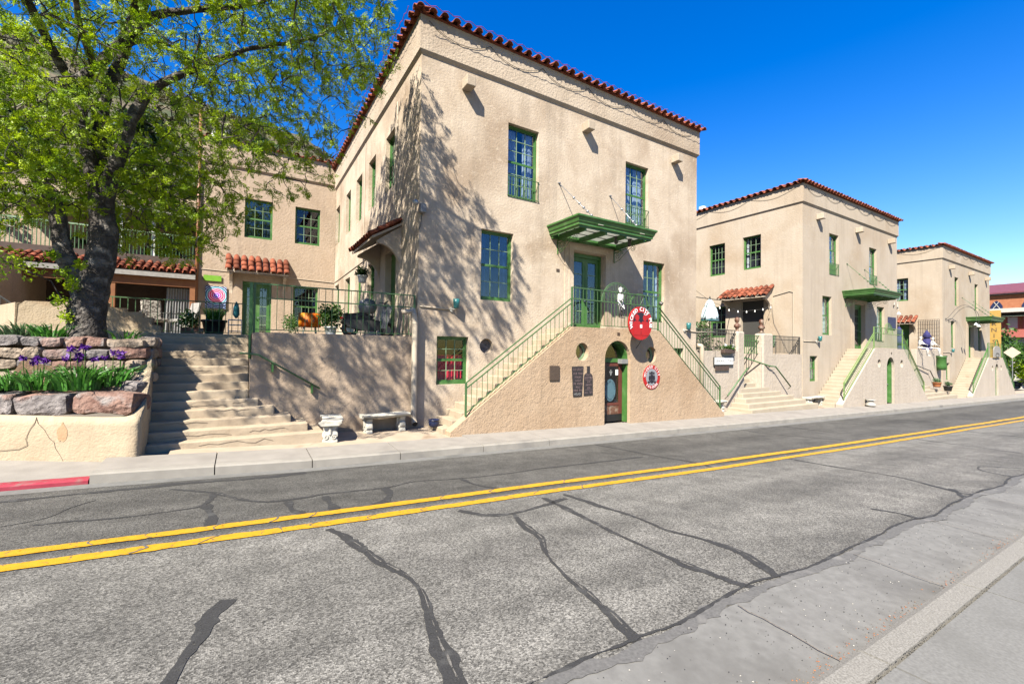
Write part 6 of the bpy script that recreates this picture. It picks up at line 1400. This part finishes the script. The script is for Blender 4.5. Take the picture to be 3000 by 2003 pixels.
MB().box(-.6,5.6,1.17,1.23,4.72,4.78).build('deck_rail', M['muntin'], Hh)
for x in (1.1,2.95,4.0): MB().box(x-.06,x+.06,1.3,1.42,3.6,5.6).build('deck_post', M['white'], Hh)
MB().box(-.6,5.6,1.0,3.5,5.55,5.7).build('upper_roof', M['greywood'], Hh)
window(Hh, (3.2,3.5,4.0), 0, 1.4, 1.3, gl=M['glass_dark'], panes=False); window(Hh, (1.4,3.5,4.0), 0, 1.2, 1.3, gl=M['glass_dark'], panes=False, frame='white'); window(Hh, (.9,2.2,1.0), 0, .9, 1.2, gl=M['glass_dark'], panes=False, frame='white')
t = thing('stair_rail', 'dark iron stair rail at the left picture edge below the porch', 'railing'); MB().tube([(-7.0,20.2,2.0),(-5.9,20.2,1.05)], .03, 6).build('rail', M['iron'], t); MB().tube([(-7.0,20.2,1.15),(-5.9,20.2,.2)], .02, 6).build('rail', M['iron'], t)
for i in range(9): x = -6.9+i*.125; z = 2.0-.95*(x+7)/1.1; MB().tube([(x,20.2,z),(x,20.2,z-.85)], .01, 5).build('baluster', M['iron'], t)
# ------------------------------------------------------------------ beyond the last house
Bk = thing('brick_church', 'orange brick building with purple roof and white porch beyond the last house', 'building', (92,0,-4.6))
def face(y0, y1, z0, z1, m, name, x=0, th=.4): return MB().box(x, x+th, y0, y1, z0, z1).build(name, m, Bk)
face(10,30,11.3,13.7,M['brick'],'brick_wall',0,10)
M['purple_roof'] = PM('purple_roof', (.20,.05,.085), (.28,.075,.11), 3, .8)
MB().add([(-.6,9,13.7),(-.6,31,13.7),(9,31,15.9),(9,9,15.9),(-.6,9,13.5),(-.6,31,13.5),(9,31,15.6),(9,9,15.6)], [(0,1,2,3),(7,6,5,4),(0,4,5,1),(1,5,6,2),(2,6,7,3),(3,7,4,0)]).build('roof', M['purple_roof'], Bk)
face(10,30,13.35,13.55,M['iron'],'gutter',-.5,.2); face(10,30,13.0,13.3,M['brick'],'corbel',-.15,.14)
for y in (14.4,17.4,20.4):
    wdw = MB().slab([(y-.6,11.35),(y+.6,11.35),(y+.6,11.8),(y+.35,12.3),(y,12.6),(y-.35,12.3),(y-.6,11.8)], [], (-.06,0,0), (0,1,0), (0,0,1), (-1,0,0), .05).build('pointed_window', M['bluepot'], Bk)
    MB().bar((-.1,y-.4,11.35),(-.1,y+.25,12.4),.06).bar((-.1,y+.4,11.35),(-.1,y-.25,12.4),.06).build('tracery', M['offwhite'], wdw)
face(8,30,10.75,11.3,M['offwhite'],'white_canopy',-2,2.6); face(10,30,10.3,10.75,M['dark'],'shade_strip',-.6,.4); face(10,30,7.4,10.3,M['brick'],'lower_wall',0,.4)  # the dark strip paints the shade below the white canopy
M['redtrim'] = PM('redtrim', (.50,.12,.09), (.60,.17,.13), 5, .8)
for i in range(9):
    y = 10.6+i*1.55; f_ = face(y,y+1.2,8.5,10.25,M['redtrim'],'window',-.1,.09); MB().box(-.14,-.105,y+.14,y+1.06,8.6,10.15).build('pane', M['offwhite'], f_)
face(9,30,7.3,8.4,M['redtrim'],'lower_awning',-1.2,1.1); face(9,30,-1.5,7.3,M['offwhite'],'shop_wall',-.2,.15)
v = MB().lathe([(.7,0),(.6,.3),(.25,.5),(.25,2.2),(.34,2.3),(.1,2.6)], 10).build('roof_vent', M['iron'], Bk); v.location = (4.5,14.2,14.6); v.scale = (.8,.8,.8)
t = thing('banner_sign', 'tall yellow vertical banner sign at the farthest house right corner', 'sign', (57.0,10.95,0))
MB().box(0,.05,-.42,.42,-.3,4.1).build('board', PM('mustard', (.60,.36,.07), (.68,.43,.10), 4, .7), t)
tx = MB(); text_line(tx, 'R', 0, 2.75, -.004, .5); 
for k, ch in enumerate('NISHI'): text_line(tx, ch, 0, 2.2-.52*k, -.004, .5)
o = tx.build('lettering', M['brownwood'], t); o.rotation_euler = (0,0,R(-90)); o.location = (-.004,0,0)
MB().tube([(0,.5,3.2),(-.1,.9,3.2)], .03, 6).build('bracket', M['iron'], t); MB().box(.0,.05,.42,.5,-.3,4.1).build('edge', M['iron'], t)
t = thing('diamond_sign', 'pale back of a diamond road sign beyond the far stairs', 'sign', (60,10.4,-3.5)); o = MB().slab([(-.52,0),(0,-.52),(.52,0),(0,.52)], [], (0,0,3.9), (.35,-1,0), (0,0,1), (-1,-.35,0), .03).build('plate', M['pipe'], t); MB().tube([(.05,0,0),(.05,0,4.3)], .035, 6).build('post', M['steel'], t)
def hedge(lab, c, n, sp, m, r_=1.0): 
    t = thing('roadside_bush', lab, 'bush', c, 0, 'bushes beyond the last house'); leaf_cloud('foliage', [(random.gauss(0,sp[0]), random.gauss(0,sp[1]), abs(random.gauss(1.2,sp[2])), r_) for _ in range(n)], m, 60, .22, t); MB().tube([(0,0,-1),(0,0,1.2)], .1, 6).build('stem', M['bark'], t)
hedge('bright green bush beside the yellow banner sign', (72,13.4,-.5), 26, (1.5,1.3,.8), M['leafmid'])
hedge('dark green bush below the brick building windows', (80,12.8,-1.2), 30, (1.5,1.6,1.0), M['leafdark'])
hedge('yellow-green flowering bush low beyond the far stairs', (76,12.2,-2.6), 22, (1.5,1.5,.5), M['leaf'])
# parked vehicles
def vehicle(lab, loc, rz, m, L_=4.6, w=1.8, h=1.55, roofm=None, cat='car'):
    t = thing('parked_car', lab, cat, loc, rz, 'vehicles parked beyond the last house')
    MB().slab([(0,.35),(0,.85),(.15,.95),(1.0,1.0),(1.5,h-.02),(3.4,h),(4.25,1.02),(L_,.95),(L_,.35)], [], (0,0,0), *FR, w).build('body', m, t, bevel=.08)
    for yy, s_ in ((-.012,1),(w+.002,1)):
        MB().slab([(1.15,1.02),(1.56,h-.12),(2.35,h-.10),(2.35,1.02)], [], (0,yy,0), *FR, .01).build('side_window', M['glass_dark'], t); MB().slab([(2.45,1.02),(2.45,h-.10),(3.32,h-.10),(4.0,1.02)], [], (0,yy,0), *FR, .01).build('side_window', M['glass_dark'], t)
    MB().slab([(.1,1.0),(w-.1,1.0),(w-.25,h-.12),(.25,h-.12)], [], (1.16,0,.02), (0,1,0), (.32,0,.95), (-.95,0,.3), .01).build('windscreen', M['black'], t)
    for x in (.9,3.7):
        for y_ in (.1,w-.1):
            wh = MB().tube([(x+.27*math.cos(2*math.pi*k/16),y_,.33+.27*math.sin(2*math.pi*k/16)) for k in range(17)], .09, 8, False).build('wheel', M['black'], t, True); MB().lathe([(.2,-.05),(.2,.05)], 12).build('rim', M['steel'], wh, loc=(x,y_,.33)).rotation_euler = (R(90),0,0)
    for y_ in (.2,w-.35): MB().box(-.02,.02,y_,y_+.2,.66,.80).build('headlight', M['offwhite'], t); MB().box(L_-.02,L_+.02,y_,y_+.18,.75,.9).build('tail_lamp', M['signred'], t)
vehicle('white car parked at the right picture edge', (80,12.9,-4.2), R(-75), M['white'])
vehicle('dark car parked beyond the far stairs', (84.5,15.2,-4.1), R(-80), M['dark'])
loft([58,70,90,120], [9,14,20,34], lambda x, y: zwalk(58,9)-.035*(x-58)-.02).build('side_street', M['asphalt'], kind='structure')
